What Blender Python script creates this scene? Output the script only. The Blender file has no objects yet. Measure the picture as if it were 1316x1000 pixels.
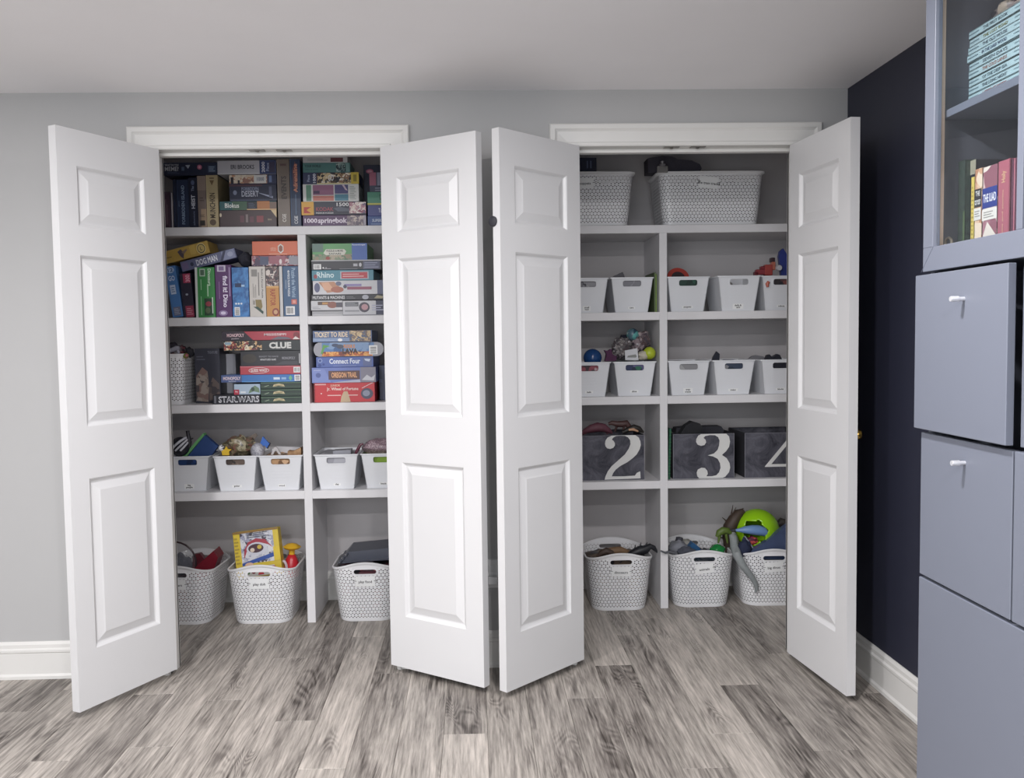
import bpy, bmesh, math, random
from mathutils import Vector, Matrix, noise
from mathutils.geometry import tessellate_polygon

random.seed(7)
C = bpy.context.scene.collection
SC = bpy.context.scene

# ------------------------------------------------------------------ camera
F_PX, CX, CY = 1140.06, 644.71, 500.43          # for a 1316 x 1000 image
CAM = Vector((1.2253, -3.5036, 1.3130))
RV = Vector((0.99939683, -0.03166926, -0.01424923))
UV_ = Vector((0.01600479, 0.0558902, 0.99830864))
FV = Vector((0.03081931, 0.99793454, -0.05636334))
cd = bpy.data.cameras.new('camera')
cam = bpy.data.objects.new('camera', cd); C.objects.link(cam)
cd.sensor_fit = 'HORIZONTAL'; cd.sensor_width = 36.0
cd.lens = F_PX / 1316 * 36.0
cd.shift_x = (658 - CX) / 1316
cd.shift_y = (CY - 500) / 1316
cd.clip_start = 0.05; cd.clip_end = 50
cam.matrix_world = Matrix(((RV.x, UV_.x, -FV.x, CAM.x), (RV.y, UV_.y, -FV.y, CAM.y),
                           (RV.z, UV_.z, -FV.z, CAM.z), (0, 0, 0, 1)))
SC.camera = cam

# ------------------------------------------------------------------ world, lights, exposure
W = bpy.data.worlds.new('world'); SC.world = W; W.use_nodes = True
W.node_tree.nodes['Background'].inputs[0].default_value = (0.8, 0.85, 1, 1)
W.node_tree.nodes['Background'].inputs[1].default_value = 0.0
SC.view_settings.view_transform = 'Standard'; SC.view_settings.look = 'None'
SC.view_settings.gamma = 1; SC.view_settings.use_curve_mapping = False
SC.view_settings.exposure = 0.0
CEIL = 2.278
# recessed ceiling lamps: two rows, where the shelf and door shadows say they are
for i, (lx, ly, pw) in enumerate(((-1.40, -1.75, 11), (0.08, -1.75, 35), (1.55, -1.75, 32),
                                  (-1.40, -3.65, 20), (0.08, -3.65, 44), (1.55, -3.65, 44))):
    ld = bpy.data.lights.new('ceiling_lamp', 'AREA'); ld.shape = 'DISK'; ld.size = 0.13
    ld.energy = pw; ld.color = (1.0, 0.975, 0.98)
    lo = bpy.data.objects.new('ceiling_lamp', ld); C.objects.link(lo)
    lo.location = (lx, ly, CEIL - 0.012)
# added soft fill light in a made-up opening behind the camera
ld = bpy.data.lights.new('fill_light', 'AREA'); ld.shape = 'RECTANGLE'; ld.size = 3.6; ld.size_y = 1.5
ld.energy = 72; ld.color = (0.91, 0.95, 1.0)
lo = bpy.data.objects.new('fill_light', ld); C.objects.link(lo)
lo.location = (0.2, -5.08, 1.35); lo.rotation_euler = (math.pi / 2, 0, 0)
try:
    SC.cycles.max_bounces = 8; SC.cycles.diffuse_bounces = 5; SC.cycles.transparent_max_bounces = 12
    SC.cycles.sample_clamp_indirect = 6
except Exception:
    pass

# ------------------------------------------------------------------ helpers
def ray(x, y):
    return FV + RV * ((x - CX) / F_PX) - UV_ * ((y - CY) / F_PX)
def at(x, y, X=None, Y=None, Z=None):
    """point of the pixel's ray on a plane of the place"""
    d = ray(x, y)
    if X is not None: t = (X - CAM.x) / d.x
    elif Y is not None: t = (Y - CAM.y) / d.y
    else: t = (Z - CAM.z) / d.z
    return CAM + d * t

def lin(c):
    if isinstance(c, str):
        c = c.lstrip('#'); c = [int(c[i:i + 2], 16) / 255 for i in (0, 2, 4)]
    return tuple((v / 12.92 if v <= 0.04045 else ((v + 0.055) / 1.055) ** 2.4) for v in c[:3]) + (1,)

MATS = {}
def mat(col, rough=0.5, metal=0.0, var=0.06, scale=14.0, bump=0.0, name=None, coat=0.0, spec=0.5, alpha=None):
    key = ('m', col if isinstance(col, str) else tuple(col), rough, metal, var, scale, bump, coat, spec, alpha)
    if key in MATS: return MATS[key]
    m = bpy.data.materials.new(name or 'paint'); m.use_nodes = True
    nt = m.node_tree; b = nt.nodes['Principled BSDF']
    tc = nt.nodes.new('ShaderNodeTexCoord'); nz = nt.nodes.new('ShaderNodeTexNoise')
    nz.inputs['Scale'].default_value = scale; nz.inputs['Detail'].default_value = 4
    nt.links.new(tc.outputs['Object'], nz.inputs['Vector'])
    mx = nt.nodes.new('ShaderNodeMix'); mx.data_type = 'RGBA'; mx.blend_type = 'MULTIPLY'
    c = lin(col); mx.inputs['A'].default_value = c; mx.inputs['Factor'].default_value = 1
    rp = nt.nodes.new('ShaderNodeMapRange'); rp.inputs['To Min'].default_value = 1 - var; rp.inputs['To Max'].default_value = 1 + var
    nt.links.new(nz.outputs['Fac'], rp.inputs['Value']); nt.links.new(rp.outputs['Result'], mx.inputs['B'])
    nt.links.new(mx.outputs['Result'], b.inputs['Base Color'])
    b.inputs['Roughness'].default_value = rough; b.inputs['Metallic'].default_value = metal
    b.inputs['Specular IOR Level'].default_value = spec
    b.inputs['Coat Weight'].default_value = coat
    if alpha is not None: b.inputs['Alpha'].default_value = alpha
    if bump:
        bp = nt.nodes.new('ShaderNodeBump'); bp.inputs['Strength'].default_value = bump; bp.inputs['Distance'].default_value = 0.002
        n2 = nt.nodes.new('ShaderNodeTexNoise'); n2.inputs['Scale'].default_value = scale * 12; n2.inputs['Detail'].default_value = 3
        nt.links.new(tc.outputs['Object'], n2.inputs['Vector'])
        nt.links.new(n2.outputs['Fac'], bp.inputs['Height']); nt.links.new(bp.outputs['Normal'], b.inputs['Normal'])
    MATS[key] = m; return m

def art(cols, scale=40.0, rough=0.4, kind='voronoi'):
    """printed picture: blotches of several inks"""
    key = ('a', tuple(cols), scale, rough, kind)
    if key in MATS: return MATS[key]
    m = bpy.data.materials.new('printed_art'); m.use_nodes = True
    nt = m.node_tree; b = nt.nodes['Principled BSDF']
    tc = nt.nodes.new('ShaderNodeTexCoord')
    nz = nt.nodes.new('ShaderNodeTexNoise'); nz.inputs['Scale'].default_value = scale * 0.7; nz.inputs['Detail'].default_value = 2
    nt.links.new(tc.outputs['Object'], nz.inputs['Vector'])
    mv = nt.nodes.new('ShaderNodeMix'); mv.data_type = 'RGBA'; mv.inputs['Factor'].default_value = 0.06
    nt.links.new(tc.outputs['Object'], mv.inputs['A']); nt.links.new(nz.outputs['Color'], mv.inputs['B'])
    if kind == 'voronoi':
        vo = nt.nodes.new('ShaderNodeTexVoronoi'); vo.inputs['Scale'].default_value = scale
        nt.links.new(mv.outputs['Result'], vo.inputs['Vector'])
        sp = nt.nodes.new('ShaderNodeSeparateColor'); nt.links.new(vo.outputs['Color'], sp.inputs['Color']); out = sp.outputs['Red']
    else:
        vo = nt.nodes.new('ShaderNodeTexNoise'); vo.inputs['Scale'].default_value = scale; vo.inputs['Detail'].default_value = 5
        nt.links.new(tc.outputs['Object'], vo.inputs['Vector'])
        mr = nt.nodes.new('ShaderNodeMapRange'); mr.inputs['From Min'].default_value = 0.3; mr.inputs['From Max'].default_value = 0.7
        nt.links.new(vo.outputs['Fac'], mr.inputs['Value']); out = mr.outputs['Result']
    cr = nt.nodes.new('ShaderNodeValToRGB'); cr.color_ramp.interpolation = 'CONSTANT' if kind == 'voronoi' else 'LINEAR'
    el = cr.color_ramp.elements
    while len(el) < len(cols): el.new(0.5)
    for i, c in enumerate(cols):
        el[i].position = i / len(cols) if kind == 'voronoi' else i / max(1, len(cols) - 1); el[i].color = lin(c)
    nt.links.new(out, cr.inputs['Fac']); nt.links.new(cr.outputs['Color'], b.inputs['Base Color'])
    b.inputs['Roughness'].default_value = rough
    MATS[key] = m; return m

class MB:
    """collects shapes, then links them as ONE mesh object"""
    def __init__(self): self.v = []; self.f = []; self.m = []; self.mats = []; self.uv = {}
    def mi(self, m):
        if m not in self.mats: self.mats.append(m)
        return self.mats.index(m)
    def add(self, vs, fs, m, M=None, uvs=None):
        o = len(self.v); i = self.mi(m)
        self.v += [tuple(M @ Vector(v)) if M else tuple(v) for v in vs]
        for k, f in enumerate(fs):
            self.f.append(tuple(o + q for q in f)); self.m.append(i)
            if uvs: self.uv[len(self.f) - 1] = uvs[k]
        return self
    def box(self, a, b, m, bev=0.0, M=None):
        x0, y0, z0 = a; x1, y1, z1 = b
        if bev <= 0:
            vs = [(x0, y0, z0), (x1, y0, z0), (x1, y1, z0), (x0, y1, z0), (x0, y0, z1), (x1, y0, z1), (x1, y1, z1), (x0, y1, z1)]
            fs = [(3, 2, 1, 0), (4, 5, 6, 7), (0, 1, 5, 4), (1, 2, 6, 5), (2, 3, 7, 6), (3, 0, 4, 7)]
            return self.add(vs, fs, m, M)
        e = min(bev, (x1 - x0) * .45, (y1 - y0) * .45, (z1 - z0) * .45)
        bm = bmesh.new(); bmesh.ops.create_cube(bm, size=1)
        for v in bm.verts:
            v.co = Vector(((x0 + x1) / 2 + v.co.x * (x1 - x0), (y0 + y1) / 2 + v.co.y * (y1 - y0), (z0 + z1) / 2 + v.co.z * (z1 - z0)))
        bmesh.ops.bevel(bm, geom=bm.edges[:], offset=e, segments=1, affect='EDGES')
        bm.verts.ensure_lookup_table()
        self.add([v.co.copy() for v in bm.verts], [[v.index for v in f.verts] for f in bm.faces], m, M); bm.free()
        return self
    def poly(self, pts, m, M=None):
        return self.add(pts, [tuple(range(len(pts)))], m, M)
    def prism(self, outline, d, m, holes=(), M=None, z=0.0):
        """2-D outline (with holes) in local xy pushed from z to z+d"""
        loops = [list(outline)] + [list(h) for h in holes]
        tris = tessellate_polygon([[Vector((x, y, 0)) for x, y in l] for l in loops])
        flat = [q for l in loops for q in l]; n = len(flat)
        def sgn(t):
            (ax, ay), (bx, by), (cx, cy) = (flat[q] for q in t); return (bx - ax) * (cy - ay) - (by - ay) * (cx - ax)
        tris = [t if sgn(t) > 0 else tuple(reversed(t)) for t in tris]
        vs = [(x, y, z + d) for x, y in flat]; fs = [tuple(t) for t in tris]
        if d:
            vs += [(x, y, z) for x, y in flat]; fs += [tuple(n + q for q in reversed(t)) for t in tris]
            o = 0
            for li, l in enumerate(loops):
                k = len(l); ar = sum(l[i][0] * l[(i + 1) % k][1] - l[(i + 1) % k][0] * l[i][1] for i in range(k))
                ccw = ar > 0
                if li: ccw = not ccw
                for i in range(k):
                    a, b_ = o + i, o + (i + 1) % k
                    q = (n + a, n + b_, b_, a)
                    if (li == 0) == (not ccw if li == 0 else ccw): q = tuple(reversed(q))
                    fs.append(q)
                o += k
        return self.add(vs, fs, m, M)
    def lathe(self, prof, m, seg=20, M=None):
        vs = []; fs = []; k = len(prof)
        for s in range(seg):
            a = 2 * math.pi * s / seg
            for r, z in prof: vs.append((r * math.cos(a), r * math.sin(a), z))
        for s in range(seg):
            t = (s + 1) % seg
            for i in range(k - 1):
                fs.append((s * k + i, t * k + i, t * k + i + 1, s * k + i + 1))
        return self.add(vs, fs, m, M)
    def tube(self, path, rad, m, seg=8, M=None, flat=1.0):
        P = [Vector(q) for q in path]; n = len(P)
        R = rad if isinstance(rad, (list, tuple)) else [rad] * n
        vs = []; fs = []; up = Vector((0, 0, 1)); prev = None
        for i in range(n):
            t = (P[min(i + 1, n - 1)] - P[max(i - 1, 0)]).normalized()
            if prev is None:
                a = up if abs(t.dot(up)) < 0.9 else Vector((1, 0, 0))
                u = t.cross(a).normalized()
            else:
                u = (prev - t * prev.dot(t)).normalized()
            prev = u; w = t.cross(u)
            for s in range(seg):
                an = 2 * math.pi * s / seg
                vs.append(P[i] + (u * math.cos(an) + w * math.sin(an) * flat) * R[i])
        for i in range(n - 1):
            for s in range(seg):
                t = (s + 1) % seg
                fs.append((i * seg + s, i * seg + t, (i + 1) * seg + t, (i + 1) * seg + s))
        fs.append(tuple(reversed(range(seg)))); fs.append(tuple((n - 1) * seg + s for s in range(seg)))
        return self.add(vs, fs, m, M)
    def ball(self, c, r, m, seg=14, rings=9, M=None, wob=0.0, seed=0):
        r = r if isinstance(r, (tuple, list)) else (r, r, r)
        vs = []; fs = []
        for i in range(rings + 1):
            ph = math.pi * i / rings
            for s in range(seg):
                a = 2 * math.pi * s / seg
                d = Vector((math.sin(ph) * math.cos(a), math.sin(ph) * math.sin(a), math.cos(ph)))
                k = 1 + (wob * noise.noise(d * 2.3 + Vector((seed * 3.1, seed, 0))) if wob else 0)
                vs.append((c[0] + d.x * r[0] * k, c[1] + d.y * r[1] * k, c[2] + d.z * r[2] * k))
        for i in range(rings):
            for s in range(seg):
                t = (s + 1) % seg
                fs.append((i * seg + s, (i + 1) * seg + s, (i + 1) * seg + t, i * seg + t))
        return self.add(vs, fs, m, M)
    def text(self, body, size, m, M, bold=0.0, wid=None, hgt=None, align='CENTER', shear=0.0, space=1.0):
        """flat lettering; wid / hgt fit it to a box; local xy plane of M"""
        cu = bpy.data.curves.new('t', 'FONT'); cu.body = body; cu.size = size; cu.align_x = 'LEFT'
        cu.offset = bold; cu.shear = shear; cu.space_character = space; cu.resolution_u = 2
        ob = bpy.data.objects.new('t', cu); C.objects.link(ob)
        dg = bpy.context.evaluated_depsgraph_get()
        me = bpy.data.meshes.new_from_object(ob.evaluated_get(dg))
        bpy.data.objects.remove(ob); bpy.data.curves.remove(cu)
        if len(me.vertices):
            xs = [v.co.x for v in me.vertices]; ys = [v.co.y for v in me.vertices]
            x0, x1, y0, y1 = min(xs), max(xs), min(ys), max(ys)
            sx = wid / max(1e-6, x1 - x0) if wid else 1.0
            sy = hgt / max(1e-6, y1 - y0) if hgt else (sx if wid else 1.0)
            if hgt and not wid: sx = sy
            vs = [((v.co.x - (x0 + x1) / 2) * sx, (v.co.y - (y0 + y1) / 2) * sy, 0) for v in me.vertices]
            self.add(vs, [tuple(p.vertices) for p in me.polygons], m, M)
        bpy.data.meshes.remove(me)
        return self
    def mesh(self, name, smooth=None):
        me = bpy.data.meshes.new(name); me.from_pydata(self.v, [], self.f)
        for m in self.mats: me.materials.append(m)
        me.polygons.foreach_set('material_index', self.m)
        if self.uv:
            ul = me.uv_layers.new(name='UVMap')
            for pi, uvs in self.uv.items():
                for li, q in zip(me.polygons[pi].loop_indices, uvs): ul.data[li].uv = q
        if smooth:
            me.polygons.foreach_set('use_smooth', [True] * len(me.polygons))
            try: me.set_sharp_from_angle(angle=math.radians(smooth))
            except Exception: pass
        me.update(); return me
    def build(self, name, parent=None, loc=(0, 0, 0), rot=(0, 0, 0), smooth=None):
        return link(name, self.mesh(name, smooth), parent, loc, rot)

def link(name, me, parent=None, loc=(0, 0, 0), rot=(0, 0, 0)):
    o = bpy.data.objects.new(name, me); C.objects.link(o)
    o.location = loc; o.rotation_euler = rot
    if parent: o.parent = parent
    return o
def tag(o, label, cat, group=None):
    o['label'] = label; o['category'] = cat
    if group: o['group'] = group
    return o
def thing(name, label, cat, loc=(0, 0, 0), rot=(0, 0, 0), group=None):
    o = bpy.data.objects.new(name, None); C.objects.link(o); o.empty_display_size = 0.05
    o.location = loc; o.rotation_euler = rot
    return tag(o, label, cat, group)
def struct(o, label=None):
    o['kind'] = 'structure'
    if label: o['label'] = label
    return o
def rrect(w, h, r, n=4, cx=0, cy=0):
    pts = []
    for k, (sx, sy) in enumerate(((1, 1), (-1, 1), (-1, -1), (1, -1))):
        for i in range(n + 1):
            a = math.pi / 2 * (k + i / n)
            pts.append((cx + sx * (w / 2 - r) + r * math.cos(a), cy + sy * (h / 2 - r) + r * math.sin(a)))
    return pts
# plane facing the room (-Y): local x -> X, local y -> Z, local z -> -Y
def facing(x, y, z, rz=0.0, tilt=0.0):
    return Matrix.Translation((x, y, z)) @ Matrix.Rotation(rz, 4, 'Z') @ Matrix.Rotation(math.pi / 2, 4, 'X') @ Matrix.Rotation(tilt, 4, 'Z')
# ------------------------------------------------------------------ surfaces of the room
XR, XL, YF, DZ, DH, DW, DT = 2.7117, -2.30, -5.10, 0.0268, 2.0312, 0.4512, 0.035
OPEN = ((0.0, 0.898), (1.6235, 2.515))
HEADZ = 2.062
WT = 0.115
SHF = (0.61, 0.70)          # front of the shelves in either closet
CLB = (0.99, 1.08)          # back wall of either closet
CLX = ((-0.42, 1.18), (1.36, 2.855))

m_wall = mat('#b1b1b1', 0.75, var=0.03, scale=3, bump=0.06, name='wall_paint')
m_closet = mat('#b9b6b7', 0.75, var=0.03, scale=3, bump=0.06, name='closet_paint')
m_ceil = mat('#f1f0f2', 0.85, var=0.02, scale=5, bump=0.10, name='ceiling_paint')
m_navy = mat('#262838', 0.55, var=0.08, scale=4, bump=0.05, name='navy_paint')
m_trim = mat('#d9d8d5', 0.38, var=0.015, scale=6, name='trim_paint')
m_door = mat('#d2d2d3', 0.36, var=0.015, scale=5, bump=0.015, name='door_paint')
m_shelf = mat('#dcdbdd', 0.42, var=0.02, scale=6, name='shelf_paint')
m_brass = mat('#c9a452', 0.25, 1.0, name='brass')
m_steel = mat('#8d8a86', 0.35, 1.0, name='steel')
m_black = mat('#2c2c33', 0.6, name='dark_rubber')

def wood_floor_mat():
    m = bpy.data.materials.new('grey_oak_plank'); m.use_nodes = True
    nt = m.node_tree; N = nt.nodes; L = nt.links; b = N['Principled BSDF']
    tc = N.new('ShaderNodeTexCoord'); oi = N.new('ShaderNodeObjectInfo')
    # every plank its own piece of wood: shift the grain by the plank's random number
    ad = N.new('ShaderNodeVectorMath'); ad.operation = 'MULTIPLY_ADD'
    cb = N.new('ShaderNodeCombineXYZ')
    for q in range(3): L.new(oi.outputs['Random'], cb.inputs[q])
    L.new(cb.outputs[0], ad.inputs[0]); ad.inputs[1].default_value = (37.0, 91.0, 13.0); L.new(tc.outputs['Object'], ad.inputs[2])
    mp = N.new('ShaderNodeMapping'); mp.inputs['Scale'].default_value = (1.0, 0.17, 1.0); L.new(ad.outputs[0], mp.inputs['Vector'])
    # cathedral figure: distance bands bent by slow noise
    n1 = N.new('ShaderNodeTexNoise'); n1.inputs['Scale'].default_value = 8.0; n1.inputs['Detail'].default_value = 2.0; n1.inputs['Distortion'].default_value = 0.6
    L.new(mp.outputs[0], n1.inputs['Vector'])
    mul = N.new('ShaderNodeMath'); mul.operation = 'MULTIPLY'; mul.inputs[1].default_value = 150.0; L.new(n1.outputs['Fac'], mul.inputs[0])
    sn = N.new('ShaderNodeMath'); sn.operation = 'SINE'; L.new(mul.outputs[0], sn.inputs[0])
    # fine streaks
    mp2 = N.new('ShaderNodeMapping'); mp2.inputs['Scale'].default_value = (1.0, 0.055, 1.0); L.new(ad.outputs[0], mp2.inputs['Vector'])
    n2 = N.new('ShaderNodeTexNoise'); n2.inputs['Scale'].default_value = 120.0; n2.inputs['Detail'].default_value = 5.0; n2.inputs['Roughness'].default_value = 0.65
    L.new(mp2.outputs[0], n2.inputs['Vector'])
    n3 = N.new('ShaderNodeTexNoise'); n3.inputs['Scale'].default_value = 30.0; n3.inputs['Detail'].default_value = 4.0
    L.new(mp2.outputs[0], n3.inputs['Vector'])
    # long patches where the figure is strong, dark knots
    n4 = N.new('ShaderNodeTexNoise'); n4.inputs['Scale'].default_value = 9.0; n4.inputs['Detail'].default_value = 2.0
    mp4 = N.new('ShaderNodeMapping'); mp4.inputs['Scale'].default_value = (1.0, 0.25, 1.0); L.new(ad.outputs[0], mp4.inputs['Vector']); L.new(mp4.outputs[0], n4.inputs['Vector'])
    fr = N.new('ShaderNodeMapRange'); fr.inputs['From Min'].default_value = 0.50; fr.inputs['From Max'].default_value = 0.66
    L.new(n4.outputs['Fac'], fr.inputs['Value'])
    def math_(op, a, b_=None, c_=None):
        q = N.new('ShaderNodeMath'); q.operation = op
        for i, s in enumerate((a, b_, c_)):
            if s is None: continue
            if isinstance(s, (int, float)): q.inputs[i].default_value = s
            else: L.new(s, q.inputs[i])
        return q.outputs[0]
    fig = math_('MULTIPLY', math_('MULTIPLY', sn.outputs[0], 0.10), fr.outputs['Result'])
    fine = math_('MULTIPLY', math_('SUBTRACT', n2.outputs['Fac'], 0.5), 0.95)
    broad = math_('MULTIPLY', math_('SUBTRACT', n3.outputs['Fac'], 0.5), 0.70)
    dark = math_('MULTIPLY', fr.outputs['Result'], -0.15)
    s = math_('ADD', math_('ADD', fig, fine), math_('ADD', broad, dark))
    tone = math_('ADD', s, math_('MULTIPLY_ADD', oi.outputs['Random'], 0.30, 0.29))
    cr = N.new('ShaderNodeValToRGB'); e = cr.color_ramp.elements
    cols = ((0.0, '#3f3935'), (0.22, '#716b66'), (0.45, '#99938c'), (0.70, '#bab2aa'), (1.0, '#d6cfc6'))
    while len(e) < len(cols): e.new(0.5)
    for i, (p_, c_) in enumerate(cols): e[i].position = p_; e[i].color = lin(c_)
    L.new(tone, cr.inputs['Fac']); L.new(cr.outputs['Color'], b.inputs['Base Color'])
    b.inputs['Roughness'].default_value = 0.5; b.inputs['Specular IOR Level'].default_value = 0.4
    bp = N.new('ShaderNodeBump'); bp.inputs['Strength'].default_value = 0.25; bp.inputs['Distance'].default_value = 0.001
    L.new(s, bp.inputs['Height']); L.new(bp.outputs['Normal'], b.inputs['Normal'])
    return m
m_floor = wood_floor_mat()

# floor: a dark base with one object for every plank
PWID, PLEN, GAP = 0.147, 1.22, 0.0008
YB = CLB[1] + 0.02
fl = MB().box((XL, YF, -0.03), (XR + .2, YB, -0.006), mat('#3a332f', 0.8, name='underlay')).build('floor')
struct(fl, 'grey-brown wood plank floor running towards the closets')
plank_mesh = {}
def plank(x0, x1, y0, y1):
    k = (round(x1 - x0, 4), round(y1 - y0, 4))
    if k not in plank_mesh:
        w, l = k; e = 0.0009
        vs = [(0, 0, -.006), (w, 0, -.006), (w, l, -.006), (0, l, -.006), (0, 0, -e), (w, 0, -e), (w, l, -e), (0, l, -e),
              (e, e, 0), (w - e, e, 0), (w - e, l - e, 0), (e, l - e, 0)]
        fs = [(0, 1, 5, 4), (1, 2, 6, 5), (2, 3, 7, 6), (3, 0, 4, 7), (4, 5, 9, 8), (5, 6, 10, 9), (6, 7, 11, 10), (7, 4, 8, 11), (8, 9, 10, 11)]
        mb = MB(); mb.add(vs, fs, m_floor); plank_mesh[k] = mb.mesh('plank')
    link('plank', plank_mesh[k], fl, (x0, y0, 0))
ends = {0: -.61, 3: -.343, 4: -.025, 7: -.257, 8: -.80, -4: -.47, -7: -.64, 5: .33, 6: -.66, 2: -1.0, -1: .25, -2: -.05, 1: .12, -5: .15, -8: -.2}
rp_ = random.Random(3)
k = -30
while True:
    x0 = 1.105 + k * PWID; x1 = x0 + PWID - GAP
    if x0 > XR + .15: break
    if x1 > XL:
        e0 = ends.get(k, rp_.uniform(-0.9, .3)); y = e0 - PLEN * 6
        while y < YB:
            ya, yb = max(y, YF), min(y + PLEN - GAP, YB)
            if yb - ya > 0.03 and (x0 < XR + .02 or yb > 0.1):
                plank(max(x0, XL), min(x1, XR + .17), ya, yb)
            y += PLEN
    k += 1

struct(MB().box((XL - .1, YF - .1, CEIL), (XR + .25, YB + .1, CEIL + .08), m_ceil).build('ceiling'), 'pale grey painted ceiling')
wb = MB()
for (a, b_) in ((XL - .1, OPEN[0][0]), (OPEN[0][1], OPEN[1][0]), (OPEN[1][1], XR)):
    wb.box((a, 0, 0), (b_, WT, CEIL), m_wall)
for (a, b_) in OPEN: wb.box((a, 0, HEADZ), (b_, WT, CEIL), m_wall)
struct(wb.build('wall_back'), 'light grey wall with the two closet openings')
struct(MB().box((XR, YF, 0), (XR + .1, WT, CEIL), m_navy).build('wall_right'), 'dark navy side wall behind the grey cabinets')
struct(MB().box((XL - .1, YF, 0), (XL, 0, CEIL), m_wall).build('wall_left'), 'light grey side wall')
wf = MB()  # unseen wall; its opening is added to hold the fill light
wf.box((XL - .1, YF - .1, 0), (XR + .1, YF, .58), m_wall); wf.box((XL - .1, YF - .1, 2.12), (XR + .1, YF, CEIL), m_wall)
wf.box((XL - .1, YF - .1, .58), (-1.62, YF, 2.12), m_wall); wf.box((2.02, YF - .1, .58), (XR + .1, YF, 2.12), m_wall)
struct(wf.build('wall_front'), 'light grey wall with an added wide opening for the fill light, facing the closets')
wc = MB()
for i in (0, 1):
    a, b_ = CLX[i]
    wc = MB()
    wc.box((a - .05, CLB[i], 0), (b_ + .05, CLB[i] + .05, CEIL), m_closet)
    wc.box((a - .05, WT, 0), (a, CLB[i], CEIL), m_closet)
    wc.box((b_, WT, 0), (b_ + .05, CLB[i], CEIL), m_closet)
    if i: wc.box((XR, WT - .06, 0), (b_ + .05, WT, CEIL), m_closet)
    struct(wc.build('wall_closet_%s' % ('left', 'right')[i]), 'grey inner walls of the %s closet' % ('board game', 'toy bin')[i])

# baseboards: one profile pushed along each wall
PROF = [(0, 0), (.019, 0), (.019, .012), (.013, .02), (.013, .103), (.016, .107), (.016, .116), (.010, .122), (.010, .136), (.004, .147), (0, .147)]
def board(name, x0, y0, x1, y1, nx, ny, label):
    vs = []; n = len(PROF)
    for (x, y) in ((x0, y0), (x1, y1)):
        vs += [(x + nx * t, y + ny * t, z) for t, z in PROF]
    fs = [(i, (i + 1) % n, n + (i + 1) % n, n + i) for i in range(n)] + [tuple(range(n)), tuple(range(2 * n - 1, n - 1, -1))]
    return struct(MB().add(vs, fs, m_trim).build(name), label)
board('baseboard_left', XL, 0, -.0905, 0, 0, -1, 'white baseboard left of the board game closet')
board('baseboard_middle', 1.0, 0, 1.5207, 0, 0, -1, 'white baseboard between the two closets')
board('baseboard_corner', 2.611, 0, XR, 0, 0, -1, 'white baseboard beside the corner')
board('baseboard_right', XR, 0, XR, YF, -1, 0, 'white baseboard along the navy wall')
for i in (0, 1):
    board('baseboard_closet_%s' % ('left', 'right')[i], CLX[i][0], CLB[i], CLX[i][1], CLB[i], 0, -1, 'white baseboard at the back of the %s closet' % ('board game', 'toy bin')[i])

# casing and jambs of the openings
CP = [(0.003, 0), (0.003, .010), (.008, .014), (.016, .014), (.020, .009), (.060, .012), (.066, .016), (.070, .020), (.086, .020), (.090, .016), (.090, 0)]
for i, (a, b_) in enumerate(OPEN):
    mb = MB(); vs = []; n = len(CP); zt = HEADZ - .006
    for (sx, top) in ((0, 0), (0, 1), (1, 1), (1, 0)):
        for o, t in CP:
            vs.append(((a - o) if not sx else (b_ + o), -t, (zt + o) if top else 0.0))
    fs = []
    for s in range(3):
        fs += [(s * n + q, s * n + q + 1, (s + 1) * n + q + 1, (s + 1) * n + q) for q in range(n - 1)]
    mb.add(vs, fs, m_trim)
    mb.box((a - .012, -.002, 0), (a, WT + .004, HEADZ), m_trim); mb.box((b_, -.002, 0), (b_ + .012, WT + .004, HEADZ), m_trim)
    mb.box((a - .012, -.002, HEADZ - .003), (b_ + .012, WT + .004, HEADZ + .01), m_trim)
    mb.box((a, .040, HEADZ - .018), (b_, .075, HEADZ - .003), m_trim, .002)
    mb.box((a, .040, 0), (a + .011, .075, HEADZ - .018), m_trim, .002); mb.box((b_ - .011, .040, 0), (b_, .075, HEADZ - .018), m_trim, .002)
    t = struct(mb.build('trim_%d' % (i + 1)), 'white moulded casing around the %s closet' % ('board game', 'toy bin')[i])
    xm = (a + b_) / 2
    for s in (-1, 1):
        sp = MB()
        sp.box((xm + s * .052 - .03, .006, HEADZ - .0055), (xm + s * .052 + .03, .032, HEADZ - .003), m_steel, .0006)
        sp.ball((xm + s * .052, .019, HEADZ - .006), (.008, .008, .004), m_steel, 10, 6)
        sp.build('strike_plate', t)

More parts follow.
